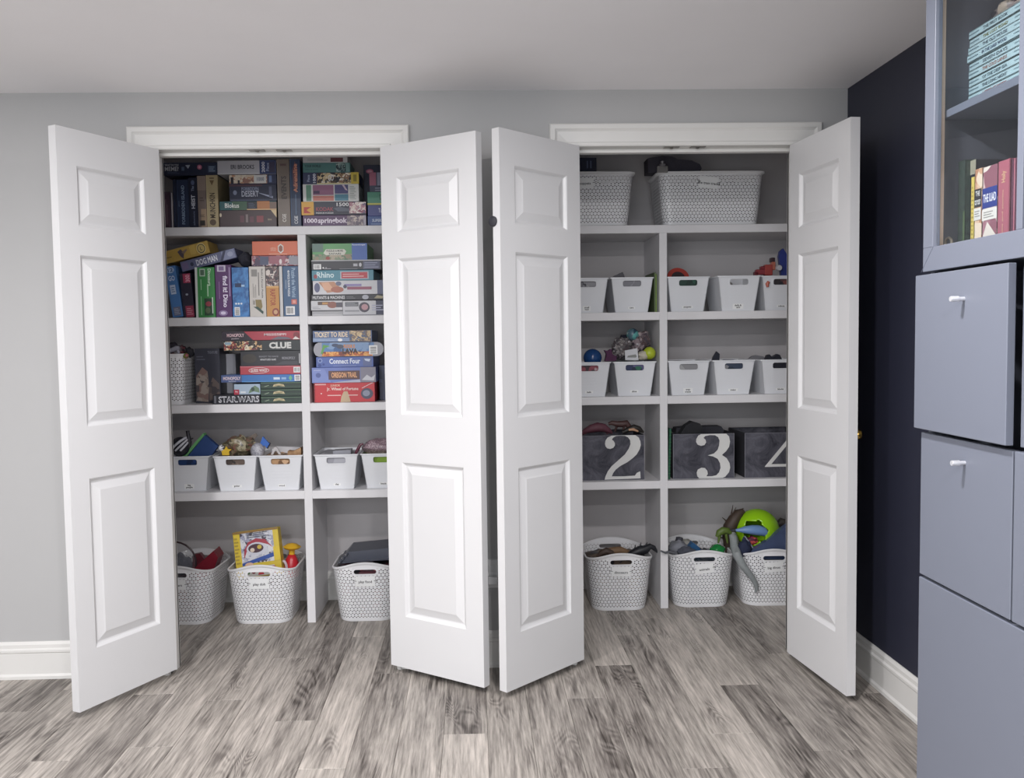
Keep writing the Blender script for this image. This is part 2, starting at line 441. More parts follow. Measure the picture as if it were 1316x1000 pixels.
# ------------------------------------------------------------------ doors
PANELS = ((1.700, 1.908), (1.000, 1.600), (0.206, 0.815))
PU = (0.078, 0.373)
PPROF = [(0, 0), (.004, .003), (.011, .0105), (.016, .0115), (.041, .0040), (.045, .0025), (.047, .0020)]
def door_meshes(sx):
    def X(u): return sx * u
    fm = MB()
    holes = [[(X(PU[0]), a), (X(PU[1]), a), (X(PU[1]), b_), (X(PU[0]), b_)] for a, b_ in PANELS]
    out = [(X(0), 0), (X(DW), 0), (X(DW), DH), (X(0), DH)]
    # frame of stiles and rails, thickness along +y
    M = Matrix(((1, 0, 0, 0), (0, 0, 1, 0), (0, 1, 0, 0), (0, 0, 0, 1)))
    fm.prism(out, DT, m_door, holes, M=M)
    pm = []
    for a, b_ in PANELS:
        mb = MB()
        for side in (0, 1):
            vs = []
            for ins, dep in PPROF:
                y = dep if side == 0 else DT - dep
                vs += [(X(PU[0] + ins), y, a + ins), (X(PU[1] - ins), y, a + ins), (X(PU[1] - ins), y, b_ - ins), (X(PU[0] + ins), y, b_ - ins)]
            fs = []; n = len(PPROF)
            for q in range(n - 1):
                for c in range(4): fs.append((q * 4 + c, q * 4 + (c + 1) % 4, q * 4 + 4 + (c + 1) % 4, q * 4 + 4 + c))
            fs.append(tuple((n - 1) * 4 + c for c in range(4)))
            mb.add(vs, fs, m_door)
        pm.append(mb)
    return fm, pm
TH = (2.0450, 2.5200, 2.3661, 1.6837)
DL = ('white three-panel closet door on the outer side of the board game closet',
      'white three-panel closet door on the inner side of the board game closet, folded back over the wall',
      'white three-panel closet door with a dark round bumper on its edge',
      'white three-panel closet door swung towards the navy wall, brass knob behind it')
HX = (OPEN[0][0], OPEN[0][1], OPEN[1][0], OPEN[1][1])
for i in range(4):
    sx = 1 if i % 2 == 0 else -1
    root = bpy.data.objects.new('door_%d' % (i + 1), None); C.objects.link(root)
    root.location = (HX[i], -0.0205 if False else 0, DZ); root.rotation_euler = (0, 0, -TH[i] if sx > 0 else TH[i])
    struct(root, DL[i]); root.empty_display_size = .05
    fm, pm = door_meshes(sx)
    fm.build('door_leaf', root)
    for q in pm: q.build('panel', root)
    # knob on the outer face (y = 0 side), dummy knob: rose, neck, ball
    M = Matrix.Translation((sx * (DW - .06), 0, 0.955 - DZ)) @ Matrix.Rotation(math.pi / 2, 4, 'X')
    kb = MB().lathe([(.0, 0), (.022, 0), (.022, .004), (.009, .008), (.008, .018), (.014, .024), (.019, .032), (.019, .040), (.012, .047), (0, .049)], m_brass, 18, M)
    kb.build('knob', root, smooth=40)
    for hz in (.18, 1.02, 1.84):
        MB().tube([(sx * -.002, -.004, hz), (sx * -.002, -.004, hz + .085)], .0055, m_brass, 10).build('hinge', root, smooth=50)
    if i == 2:
        M = Matrix.Translation((sx * DW, .002, 1.732 - DZ)) @ Matrix.Rotation(math.pi / 2, 4, 'Y') @ Matrix.Rotation(0, 4, 'Z')
        MB().lathe([(0, -.004), (.019, -.004), (.019, .006), (.014, .010), (0, .011)], m_black, 20, M).build('bumper', root, smooth=40)

# ------------------------------------------------------------------ built-in closet shelving
SZ = (1.842, 1.432, 1.031, 0.623)      # tops of the shelves
ST = 0.038
DIV = ((0.428, 0.466), (2.111, 2.148))
for i in (0, 1):
    a, b_ = CLX[i]; f, bk = SHF[i], CLB[i]
    t = thing('closet_shelving', 'white built-in shelving holding the %s' % ('board games', 'white toy bins and number boxes')[i], 'shelving', (a, f, 0))
    def L(p): return (p[0] - a, p[1] - f, p[2])
    d0, d1 = DIV[i]
    MB().box(L((a, f, SZ[0] - ST)), L((b_, bk, SZ[0])), m_shelf, .0015).build('shelf', t)
    MB().box(L((d0, f, 0)), L((d1, bk, SZ[0] - ST)), m_shelf, .0015).build('divider', t)
    for z in SZ[1:]:
        MB().box(L((a, f, z - ST)), L((d0, bk, z)), m_shelf, .0015).build('shelf', t)
        MB().box(L((d1, f, z - ST)), L((b_, bk, z)), m_shelf, .0015).build('shelf', t)

# wall outlet between the closets, seen through the gap of the doors
o = at(631, 737, Y=0)
t = thing('wall_outlet', 'white wall outlet with plug in the gap between the closets', 'outlet', (o.x + .005, 0, o.z))
MB().box((-.036, -.006, -.058), (.036, 0, .058), mat('#e3e3e3', .35, name='white_plastic'), .002).build('cover_plate', t)
MB().box((-.017, -.009, .008), (.017, -.006, .036), mat('#dcdcdc', .35, name='white_plastic'), .001).build('socket', t)
MB().box((-.02, -.045, -.036), (.02, -.006, -.004), mat('#e9e9e9', .35, name='white_plastic'), .004).build('plug', t)
# ------------------------------------------------------------------ boxed games and puzzles
def P(c, r=0.42): return mat(c, r, var=0.05, scale=25, name='print_ink')
def facegfx(mb, w, h, items, depth0=0.0004):
    """flat print on a front face; u,v run 0..1 over the face"""
    eps = depth0
    for it in items:
        eps += 0.00022; k = it[0]
        if k == 'r':
            _, u0, v0, u1, v1, c = it; c = P(c) if isinstance(c, str) else c
            x0, x1, z0, z1 = (u0 - .5) * w, (u1 - .5) * w, v0 * h, v1 * h
            mb.add([(x0, -eps, z0), (x1, -eps, z0), (x1, -eps, z1), (x0, -eps, z1)], [(0, 1, 2, 3)], c)
        elif k == 'p':
            _, pts, c = it; c = P(c) if isinstance(c, str) else c
            mb.add([((u - .5) * w, -eps, v * h) for u, v in pts], [tuple(range(len(pts)))], c)
        elif k == 'o':
            _, u, v, rw, rh, c = it; c = P(c) if isinstance(c, str) else c
            mb.add([((u - .5) * w + rw * w * math.cos(a * math.pi / 8), -eps, v * h + rh * h * math.sin(a * math.pi / 8)) for a in range(16)], [tuple(range(16))], c)
        elif k == 't':
            s, u, v, tw, th, c = it[1:7]; rot = it[7] if len(it) > 7 else 0; bold = it[8] if len(it) > 8 else 0.02
            c = P(c) if isinstance(c, str) else c
            if rot: W_, H_ = tw * h, th * w
            else: W_, H_ = tw * w, th * h
            mb.text(s, 1.0, c, facing((u - .5) * w, -eps, v * h, 0, math.radians(rot)), bold, wid=W_, hgt=H_)
        elif k == 'lines':            # small print too fine to read: rows of thin strokes
            _, u0, v0, u1, v1, n, c = it; c = P(c) if isinstance(c, str) else c
            for q in range(n):
                va = v0 + (v1 - v0) * (q + .25) / n; vb = v0 + (v1 - v0) * (q + .65) / n
                ue = u1 - (u1 - u0) * (0.0, .22, .08, .3)[q % 4]
                mb.add([((u0 - .5) * w, -eps, va * h), ((ue - .5) * w, -eps, va * h), ((ue - .5) * w, -eps, vb * h), ((u0 - .5) * w, -eps, vb * h)], [(0, 1, 2, 3)], c)
        elif k == 'vlines':
            _, u0, v0, u1, v1, n, c = it; c = P(c) if isinstance(c, str) else c
            for q in range(n):
                ua = u0 + (u1 - u0) * (q + .25) / n; ub = u0 + (u1 - u0) * (q + .65) / n
                ve = v1 - (v1 - v0) * (0.0, .22, .08, .3)[q % 4]
                mb.add([((ua - .5) * w, -eps, v0 * h), ((ub - .5) * w, -eps, v0 * h), ((ub - .5) * w, -eps, ve * h), ((ua - .5) * w, -eps, ve * h)], [(0, 1, 2, 3)], c)
        elif k == 'bar':              # bar code
            _, u0, v0, u1, v1 = it
            x0, x1, z0, z1 = (u0 - .5) * w, (u1 - .5) * w, v0 * h, v1 * h
            mb.add([(x0, -eps, z0), (x1, -eps, z0), (x1, -eps, z1), (x0, -eps, z1)], [(0, 1, 2, 3)], P('#e8e8e8'))
            r_ = random.Random(int(x0 * 9999)); vert = (x1 - x0) < (z1 - z0)
            for q in range(9):
                a0 = .1 + q * .088; a1 = a0 + r_.uniform(.02, .06)
                if vert: q4 = (x0 + .15 * (x1 - x0), x1 - .15 * (x1 - x0), z0 + a0 * (z1 - z0), z0 + a1 * (z1 - z0))
                else: q4 = (x0 + a0 * (x1 - x0), x0 + a1 * (x1 - x0), z0 + .15 * (z1 - z0), z1 - .15 * (z1 - z0))
                mb.add([(q4[0], -eps - .0002, q4[2]), (q4[1], -eps - .0002, q4[2]), (q4[1], -eps - .0002, q4[3]), (q4[0], -eps - .0002, q4[3])], [(0, 1, 2, 3)], P('#202024'))

GG = {'A': 'games on the top shelf', 'B': 'games on the second shelf', 'C': 'games on the third shelf'}
def gbox(label, x0, x1, z0, z1, y, depth, base, items, row='A', name='game_box', tilt=0.0, rz=0.0, cat='game box', rough=0.4, pivot=None, outline=None):
    w, h = x1 - x0, z1 - z0
    base = P(base, rough) if isinstance(base, str) else base
    mb = MB()
    if outline:
        M = Matrix(((1, 0, 0, 0), (0, 0, 1, 0), (0, 1, 0, 0), (0, 0, 0, 1)))
        mb.prism([((u - .5) * w, v * h) for u, v in outline], depth, base, M=M)
    else:
        mb.box((-w / 2, 0, 0), (w / 2, depth, h), base, 0.0012)
    o = mb.build(name, None, ((x0 + x1) / 2, y, z0), (0, tilt, rz))
    tag(o, label, cat, None)
    if items:
        g = MB(); facegfx(g, w, h, items); g.build('cover_print', o)
    return o
def pz(x, y, Y): return at(x, y, Y=Y).z
def px(x, y, Y): return at(x, y, Y=Y).x
def stack(xc, Y, ztop_px, base_z, rows, row, depth=0.27):
    """rows from the bottom up: (px x0, px x1, px y of the top, label, base, items[, dy, depth])"""
    z = base_z + .0004
    for r in rows:
        x0, x1, yt, lab, base, items = r[:6]
        dy = r[6] if len(r) > 6 else 0.0; dp = r[7] if len(r) > 7 else depth
        z1 = pz(xc, yt, Y)
        ym = yt + 4
        gbox(lab, px(x0, ym, Y), px(x1, ym, Y), z, z1 - .0003, Y + dy, dp, base, items, row)
        z = z1
    return z
def upright(Y, base_z, rows, row, depth=0.22):
    for r in rows:
        x0, x1, yt, lab, base, items = r[:6]
        dy = r[6] if len(r) > 6 else 0.0; tl = r[7] if len(r) > 7 else 0.0
        yc = yt + 30
        gbox(lab, px(x0, yc, Y) + .0004, px(x1, yc, Y) - .0004, base_z + .0004, pz((x0 + x1) / 2, yt, Y), Y + dy, depth, base, items, row, tilt=tl)

Y1 = SHF[0] + .022
A_, B_, C_, D_ = SZ
# --- top shelf, standing
upright(Y1, A_, [
    (209, 218.2, 246, 'low dark maroon box standing at the end of the top shelf', '#4a3846', [('vlines', .3, .1, .7, .8, 2, '#7d6670')], .01),
    (218.6, 221.2, 247, 'thin white-edged booklet standing beside the maroon box', '#b8b4b8', [('r', 0, 0, .45, 1, '#413a4a')], .01),
    (221.4, 226, 230, 'narrow plain midnight-blue box standing on the top shelf', '#232a40', [('r', .3, .05, .4, .95, '#33405c')], .012),
    (226, 241.8, 230, 'dark blue standing box reading FORBIDDEN ISLAND up its spine', '#27324c', [('r', .06, .02, .1, .98, '#3b4a68'), ('t', 'FORBIDDEN ISLAND', .52, .48, .80, .26, '#8fa3bd', 90), ('t', 'game', .2, .5, .12, .1, '#6b7d98', 90)], .012),
    (241.9, 253.6, 228, 'black-blue standing box reading HEIST up its spine', '#1f2336', [('o', .5, .9, .2, .05, '#56627e'), ('t', 'The', .48, .78, .10, .3, '#8a93ab', 90), ('t', 'HEIST', .5, .52, .27, .42, '#ccd0da', 90), ('t', 'adventure', .55, .19, .28, .22, '#666f88', 90)], .006),
    (253.9, 265.1, 226, 'taupe standing box with small dark print at its foot', '#7b6e68', [('r', 0, .72, 1, 1, '#8f7f75'), ('r', .35, 0, 1, .36, '#a9927a'), ('r', .2, .04, .8, .14, '#3b3734'), ('lines', .2, .2, .8, .26, 3, '#4b4440'), ('lines', .25, .5, .75, .6, 2, '#5d524d')], .0),
    (265.4, 280.4, 225, 'khaki standing box reading MUNCHKIN up its spine', '#a99a77', [('r', 0, 0, .06, 1, '#c3b48e'), ('t', 'MUNCHKIN', .5, .42, .48, .48, '#3c3128', 90), ('o', .5, .1, .28, .06, '#5a4a3a'), ('p', [(.3, .9), (.7, .9), (.5, .80)], '#6d5a40'), ('r', .3, .93, .7, .95, '#5a4a3a')], .0),
], 'A')
# dark party game lying across the standing boxes
zt = max(pz(247, 228, Y1), pz(260, 226, Y1), pz(273, 225, Y1)) + .0006
gbox('flat dark navy party game reading WHAT DO YOU MEME? lying across standing boxes', px(209, 215, Y1), px(279.4, 215, Y1), zt, zt + .058, Y1 + .004, .25, '#252c43', [
    ('t', 'WHAT DO YOU', .16, .80, .25, .16, '#c6cbd3'), ('t', 'MEME?', .16, .5, .25, .34, '#c6cbd3'), ('lines', .08, .12, .3, .3, 2, '#56627a'),
    ('p', [(.41, .78), (.5, .8), (.46, .5)], '#a9b3c0'), ('r', .34, .35, .39, .65, '#5d6f85'), ('o', .67, .62, .045, .19, '#b56d86'), ('o', .67, .62, .02, .09, '#d9a0b2'),
    ('r', .82, .2, .97, .75, '#3c4a63'), ('lines', .84, .25, .95, .7, 3, '#8f9fb4')])
# stack of flat boxes beside it
zt = stack(318, Y1, 0, A_, [
    (282, 355.4, 270, 'dark brown flat game box with reddish lettering at the foot of a stack', '#4b3d40', [('p', [(.9, 1), (1, 1), (1, .55)], '#d8c29a'), ('o', .02, .72, .02, .12, '#c9bda8'), ('r', .36, .28, .43, .68, '#6d4a52'), ('r', .46, .28, .5, .75, '#8a7d7d'), ('r', .53, .28, .6, .62, '#6d4a52'), ('r', .65, .28, .77, .66, '#8c4a50'), ('t', 'Asmus', .88, .45, .07, .13, '#b9a996')]),
    (282, 355.4, 258.6, 'flat green and orange game box reading Blokus', '#2d5a5e', [('r', .22, 0, .5, 1, '#44624f'), ('r', .48, .12, .66, .95, '#2a2c36'), ('lines', .51, .2, .63, .85, 4, '#55627a'), ('r', .66, 0, .88, 1, '#b57a4e'), ('r', .88, .1, 1, .9, '#7d6a60'), ('t', 'Blokus', .22, .52, .25, .52, '#e2e4e0'), ('r', .48, 0, 1, .12, '#d9b48a')]),
    (294.5, 355.4, 236.5, 'flat dark navy game box reading DESERT in silver capitals', '#2b2f45', [('r', .02, .02, .8, .08, '#3f4863'), ('t', 'FORBIDDEN', .44, .72, .36, .20, '#8f95ab'), ('t', 'DESERT', .44, .43, .36, .34, '#b9bccb'), ('o', .12, .5, .04, .14, '#8088a0'), ('p', [(.6, .5), (.66, .42), (.92, .15), (.92, .28)], '#a9b0c8'), ('r', .84, .25, .9, .85, '#5b6078'), ('r', .0, .86, .7, .98, '#4e3440')]),
    (294.5, 355.4, 224, 'flat puzzle box with peach town picture and white name panel', '#2f3450', [('r', 0, .05, .80, .95, art(('#c9b9a4', '#b88c72', '#d3c7b6', '#8f6a5e'), 60)), ('r', .52, .08, .78, .92, '#c9c8c6'), ('t', '1000', .66, .5, .15, .4, '#5c6378'), ('r', .03, .05, .09, .7, '#2a2530'), ('r', .18, .05, .22, .4, '#2a2530'), ('r', .84, .15, .9, .85, '#6a7aa0')]),
    (279.6, 354.8, 206.4, 'flat pale grey puzzle box reading ERI BROOKS on top of a stack', '#b3b3ba', [('r', .0, .0, .98, .06, '#d0d0d4'), ('r', .72, 0, 1, 1, '#2f3d66'), ('r', .88, .1, .98, .9, '#3c3850'), ('t', 'ERI BROOKS', .43, .52, .40, .32, '#3f3f48'), ('t', '2000', .785, .5, .78, .055, '#d5d8e2', 90), ('t', 'Piece', .86, .5, .6, .05, '#9aa4c0', 90)], -.006),
], 'A')
# two tall standing boxes
upright(Y1, A_, [
    (356.4, 372.4, 204.5, 'tall taupe-brown standing box reading EVENTS up its spine', '#776c64', [('r', 0, 0, .07, 1, '#8d8177'), ('t', 'EVENTS', .52, .58, .34, .42, '#403b3a', 90), ('t', 'CGE', .5, .13, .12, .3, '#d6d2cc', 90), ('r', .25, .9, .75, .93, '#5e4b4b')], -.002),
    (372.7, 386.2, 204.5, 'tall midnight-blue standing box with jagged orange title up its spine', '#2b3a56', [('r', 0, 0, .1, 1, '#3d5170'), ('p', [(.5, .97), (.74, .85), (.72, .6), (.55, .48), (.3, .6), (.26, .85)], '#6b4a50'), ('t', 'Adrenaline', .52, .72, .42, .4, '#d08d72', 90), ('r', .48, .18, .54, .48, '#6f86a2'), ('t', 'CGE', .5, .1, .12, .34, '#d6d8dc', 90)], .0),
], 'A')
# stack of jigsaw puzzles
stack(430, Y1, 0, A_, depth=.15, row='A', rows=[
    (389, 470.5, 276.4, 'flat purple puzzle box reading 1000 springbok', '#563a60', [('t', '1000', .13, .52, .2, .40, '#e6dce8', 0, .03), ('t', 'springbok', .47, .46, .46, .62, '#e6dce8', 0, .03), ('r', .70, .06, .96, .96, art(('#8d7f86', '#b5a8a4', '#6d6270', '#c9bcb4'), 90)), ('r', .96, .06, 1, .96, '#a8a2ac')]),
    (387.6, 470.5, 259.2, 'flat black puzzle box with yellow square logo reading KODAK 1500', '#2a2c3e', [('r', 0, 0, .19, 1, '#d8a64a'), ('r', .035, .14, .15, .6, '#b5433c'), ('p', [(.075, .38), (.15, .6), (.15, .14)], '#d8a64a'), ('p', [(.06, .6), (.035, .6), (.035, .14), (.06, .14)], '#b5433c'), ('t', 'KODAK', .36, .44, .27, .30, '#a34a58'), ('t', 'PREMIUM PUZZLES', .36, .15, .27, .1, '#d8d8dc'), ('t', '1500', .64, .78, .19, .28, '#e4e4e6'), ('p', [(.5, .5), (.6, .6), (.74, .45), (.74, .25), (.56, .25)], '#5d6270'), ('r', .74, .1, 1, .95, art(('#b58a92', '#d7c4bc', '#93596b', '#e6ddd8', '#6d5a78'), 80))], -.004),
    (389, 461, 236.4, 'flat white puzzle box with pink and teal map picture', '#cfcfcd', [('r', .06, .05, .15, .95, '#5f8a74'), ('r', .18, .38, .55, .95, '#93627f'), ('r', .18, .05, .55, .34, '#c0796e'), ('r', .57, .45, .81, .95, '#4e4a78'), ('r', .57, .05, .81, .42, '#4f8296'), ('p', [(.7, .95), (.74, .95), (.8, .62), (.76, .66)], '#c7b4c4'), ('lines', .84, .1, .95, .9, 8, '#9aa09c'), ('r', .19, .45, .3, .62, '#4d3a58')]),
    (389, 461, 221.4, 'flat photo-collage puzzle box with yellow end and 1000 mark', '#2c3252', [('r', .25, .04, .86, .96, art(('#c9b68f', '#54412f', '#8a6a52', '#22202a', '#d8d0c4'), 75)), ('r', .86, .0, 1, 1, '#c3ad3f'), ('r', .9, .2, .96, .8, '#8d7d30'), ('t', '1000', .205, .5, .8, .05, '#d6d8e2', 90), ('t', 'Piece', .1, .5, .6, .05, '#97a0bb', 90), ('t', 'GO', .5, .52, .1, .5, '#dfe0e2'), ('r', .25, .0, .86, .08, '#d6c996')], .002),
    (389, 450, 208.8, 'flat sea-green puzzle box reading YOUR WORLD', '#4f7a78', [('t', 'YOUR WORLD', .21, .66, .34, .26, '#22383c'), ('t', 'this is your', .19, .3, .28, .12, '#2f4c50'), ('r', .7, .06, .9, .94, art(('#2f4a52', '#7f9a98', '#1f3038', '#a3b5b0'), 110)), ('r', .91, .06, .98, .94, '#6d8f8c')], .002),
    (389, 446.5, 201.0, 'flat whitish box topping the puzzle stack beneath the door head', '#b9b9bb', [('r', .62, .1, .9, .8, '#5d3238'), ('lines', .1, .3, .55, .7, 2, '#8f8f93')], .002),
])
upright(Y1, A_, [(462, 494, 203, 'tall dark slate box with pink badge standing behind the puzzle stacks', '#2c3148', [('o', .26, .90, .16, .035, '#b0627c'), ('o', .26, .90, .1, .018, '#d29aac'), ('r', .6, .62, 1, .82, '#6a6078')], .16)], 'A', .12)
stack(500, Y1, 0, A_, depth=.135, row='A', rows=[
    (472.5, 545, 277.4, 'flat cobalt-blue game box at the foot of the stack beside the door', '#33508a', [('t', 'SUPER Tu', .2, .55, .24, .3, '#c3cde0'), ('lines', .06, .1, .3, .3, 1, '#8297bf')]),
    (472.5, 545, 263.2, 'flat violet-blue game box in the stack beside the door', '#3d4380', [('t', 'Tu', .22, .5, .06, .4, '#c6c8dd')]),
    (472.0, 545, 246.4, 'flat green game box with yellow lower edge beside the door', '#3f8068', [('r', 0, 0, 1, .14, '#b7b257'), ('t', 'D', .24, .6, .05, .4, '#1f3a36')]),
    (474, 545, 220.4, 'flat slate box with pink and grey end on the stack beside the door', '#3a3f55', [('r', 0, .35, .12, 1, '#96566c'), ('r', .14, .35, .5, 1, '#7d7f92'), ('r', .2, .42, .5, .92, '#4a4c66'), ('lines', .1, .06, .35, .28, 2, '#8d91a6')], .02),
])

# --- second shelf, left bay
# a box leaning towards -X, turned about its lower left edge
def leanbox(x1b, yt, wpx, deg, label, base, items, Y=Y1, bz=B_, depth=.2):
    a = math.radians(deg); xb = px(x1b, 400, Y); w = px(x1b, 400, Y) - px(x1b - wpx, 400, Y)
    h = (pz(x1b - wpx, yt, Y) - bz - w * math.sin(a) * 0) / math.cos(a)
    # pivot on the lower left edge, which stays on the shelf
    o = MB().box((0, 0, 0), (w, depth, h), P(base), .0012).build('game_box', None, (xb - w, Y, bz + .0006), (0, -a, 0))
    g = MB(); facegfx(g, w, h, items)
    for i, v in enumerate(g.v): g.v[i] = (v[0] + w / 2, v[1], v[2])
    g.build('cover_print', o)
    return tag(o, label, 'game box')
leanbox(235.5, 343, 13.6, 7.5, 'sky-blue slim box leaning at the end of the second shelf', '#4b78b0', [('o', .5, .92, .36, .06, '#a8bedb'), ('t', '12', .5, .92, .5, .07, '#2f4f80'), ('t', 'GO', .5, .76, .6, .10, '#c8d6ea'), ('r', .22, .45, .72, .63, '#b9c7dc'), ('lines', .3, .48, .64, .6, 3, '#56719c'), ('r', .2, .03, .85, .2, '#6a6f86'), ('lines', .25, .05, .8, .18, 4, '#a3a9bb')])
leanbox(250.2, 352, 14.2, 4.0, 'black slim box with crimson panels leaning beside the sky-blue box', '#2b2838', [('r', .3, .78, .95, .99, '#a33c58'), ('t', '300', .7, .88, .16, .4, '#d8a4b4', 90), ('r', .25, 0, .98, .26, '#93384f'), ('lines', .35, .05, .9, .22, 4, '#c28a98'), ('o', .5, .52, .12, .025, '#9aa0ac')])
upright(Y1, B_, [
    (251, 276.3, 343.5, 'green standing box with white left edge and dinosaur print', '#3f8a4c', [('r', 0, 0, .12, 1, '#cfd2cf'), ('r', .24, .82, .52, .97, '#b9ccba'), ('r', .28, .84, .48, .95, '#56705c'), ('t', 'Dinosaurs', .74, .8, .34, .16, '#cfe3cf', -90), ('vlines', .58, .42, .72, .66, 1, '#b5d6b6'), ('vlines', .26, .55, .36, .76, 1, '#9cc6a0'), ('r', .45, .04, .88, .38, '#2f4a38'), ('o', .66, .27, .15, .05, '#93404a'), ('o', .62, .14, .13, .06, '#5a6a4e'), ('vlines', .82, .08, .93, .4, 1, '#dfeadf'), ('vlines', .26, .05, .34, .42, 1, '#9cc6a0')]),
    (276.7, 297.6, 340.3, 'purple standing box reading Find it! Dino down its spine', '#5a3568', [('r', .14, .87, .66, .99, '#c9c2d2'), ('r', .24, .89, .56, .97, '#7f6a94'), ('t', 'find it! Dino', .62, .49, .60, .30, '#e6dff0', -90, .03), ('vlines', .84, .4, .96, .95, 1, '#b9a3cc'), ('vlines', .22, .35, .28, .68, 1, '#a888b8'), ('o', .45, .08, .28, .055, '#8f7aa3'), ('o', .45, .08, .16, .03, '#d9cfe4')]),
    (298.2, 319.8, 343.6, 'bright blue water-picture box standing on the second shelf', art(('#3a6fb0', '#4f8cc8', '#2f5f9c', '#6aa0d2'), 22, kind='noise'), [('r', .18, .6, .56, .68, '#27365c'), ('r', .56, .61, .76, .65, '#a9c8e4'), ('o', .22, .27, .06, .02, '#dbe6f0'), ('o', .38, .27, .06, .02, '#dbe6f0'), ('o', .54, .27, .06, .02, '#dbe6f0'), ('bar', .12, .03, .44, .2)]),
    (320.3, 341.6, 342.4, 'cream standing box with a small animal drawing at its foot', '#cbc6c0', [('r', .15, .80, .5, .94, '#8d8a86'), ('t', 'Build a Forest Puzzle', .8, .66, .58, .09, '#4c4a48', -90), ('vlines', .52, .42, .66, .88, 1, '#6b6865'), ('vlines', .2, .38, .44, .66, 3, '#8f8b87'), ('p', [(.36, .34), (.72, .34), (.78, .2), (.62, .1), (.4, .16)], '#8a7a4e'), ('p', [(.22, .2), (.4, .16), (.8, .05), (.84, .1), (.5, .2)], '#2f4a42'), ('vlines', .2, .24, .34, .34, 3, '#54504c')]),
    (342.2, 358.6, 342.6, 'brown and orange standing box with red lettering', '#6b5a58', [('r', 0, .6, 1, 1, art(('#8d7a74', '#d8cdc6', '#4a3c42', '#6d4f50', '#2f2a34'), 70)), ('r', 0, 0, 1, .59, '#c08a4a'), ('t', 'RAPTOR', .5, .38, .33, .42, '#9c3f2e', -90), ('o', .7, .09, .28, .08, '#8a4038'), ('o', .7, .09, .16, .045, '#c9a07a'), ('r', 0, .58, 1, .61, '#d9ad6e')]),
    (359, 363.4, 342, 'narrow white box end standing between orange and navy boxes', '#c9c7c6', []),
    (363.8, 384.6, 342, 'navy standing box with script title and barcode at its foot', '#36577c', [('t', 'Puzzle the World', .66, .67, .58, .24, '#9db4cb', -90), ('t', '48-PIECE FLOOR PUZZLE', .36, .66, .52, .13, '#e2e6ea', -90), ('vlines', .16, .55, .22, .73, 1, '#b9c7d6'), ('r', .5, .24, .84, .34, '#c2655a'), ('r', .58, .26, .76, .32, '#d99a90'), ('bar', .14, .03, .70, .2)]),
], 'B', .2)
# two slim boxes tipped across the standing ones
def tipped(label, pa, pb, hpx, base, items, Y=Y1, depth=.16, dy=0.0, name='game_box', outline=None):
    """pa, pb: pixels of the lower left and lower right corner of the front"""
    a, b_ = at(*pa, Y=Y), at(*pb, Y=Y); w = (b_ - a).length; ang = math.atan2(b_.z - a.z, b_.x - a.x)
    h = hpx * w / math.dist(pa, pb)
    o = MB().box((-w / 2, 0, 0), (w / 2, depth, h), P(base), .0012).build(name, None, ((a.x + b_.x) / 2, Y + dy, (a.z + b_.z) / 2), (0, -ang, 0))
    g = MB(); facegfx(g, w, h, items); g.build('cover_print', o)
    return tag(o, label, 'game box')
tipped('grey-blue slim box reading DOG MAN tipped across standing boxes', (234.5, 349.5), (304.5, 330.8), 12.8, '#5e6280', [('t', 'DOG MAN', .47, .5, .38, .62, '#d0d2dc', 0, .03), ('r', .02, .15, .13, .85, '#6a5f80'), ('r', .75, .05, .98, .95, '#8086a3'), ('p', [(.7, .05), (.75, .05), (.84, .95), (.79, .95)], '#3a3d56'), ('o', .2, .5, .03, .2, '#33364c'), ('o', .9, .5, .05, .25, '#9da3bb')], dy=.001)
tipped('mustard-tan box with an oval badge tipped over the slim leaning boxes', (209, 339.6), (268.5, 324.2), 16.2, '#b09248', [('o', .84, .5, .10, .44, '#d6c48a'), ('o', .84, .5, .085, .37, '#3f3a34'), ('o', .84, .5, .07, .3, '#bfa968'), ('t', 'L', .84, .5, .04, .28, '#3f3a34'), ('p', [(.34, .7), (.42, .85), (.47, .5), (.43, .05), (.38, .3)], '#50464e'), ('p', [(.42, .6), (.54, .75), (.55, .65), (.46, .4)], '#7d6a5e'), ('r', .06, .4, .2, .46, '#6b5830'), ('r', .6, .2, .72, .9, '#bda055')], dy=.02)
# dark soft pouch on the blue box
pt = at(312.5, 342.4, Y=Y1)
mb = MB(); mb.ball((0, .06, .033), (.030, .075, .035), mat('#34353f', .85, var=.2, scale=30, name='dark_cloth'), 18, 10, wob=.35, seed=4)
tag(mb.build('pouch', None, (pt.x, Y1 + .01, pt.z + .001), smooth=60), 'soft dark grey pouch resting on the blue water-picture box', 'pouch')
zb = max(pz(330, 342.2, Y1), pz(372, 342, Y1)) + .001
z2 = pz(354, 328.2, Y1); z3 = pz(354, 310, Y1)
gbox('flat crimson patterned box lying across the standing boxes', px(323, 335, Y1), px(383.2, 335, Y1), zb, z2, Y1 + .004, .2, art(('#7d4a58', '#a8868c', '#4a3c54', '#93404f', '#c7b4b6'), 65), [('r', .18, .1, .36, .9, '#4f5670'), ('r', .38, .2, .72, .95, '#9a5f6c'), ('r', .8, .1, 1, .9, '#8f8f98'), ('o', .62, .4, .03, .25, '#e0d6d6')], 'B')
gbox('flat orange box with a white hexagon mark at the top of the second shelf', px(324, 320, Y1), px(383.2, 320, Y1), z2 + .0005, z3, Y1, .2, '#cf6a48', [('p', [(.56, .28), (.62, .12), (.68, .28), (.68, .66), (.62, .82), (.56, .66)], '#d8d2cc'), ('p', [(.58, .34), (.62, .22), (.66, .34), (.66, .6), (.62, .72), (.58, .6)], '#8c5a48'), ('t', 'sto', .46, .45, .12, .3, '#e0a58e'), ('r', .36, .06, .76, .1, '#e6b9a2')], 'B')
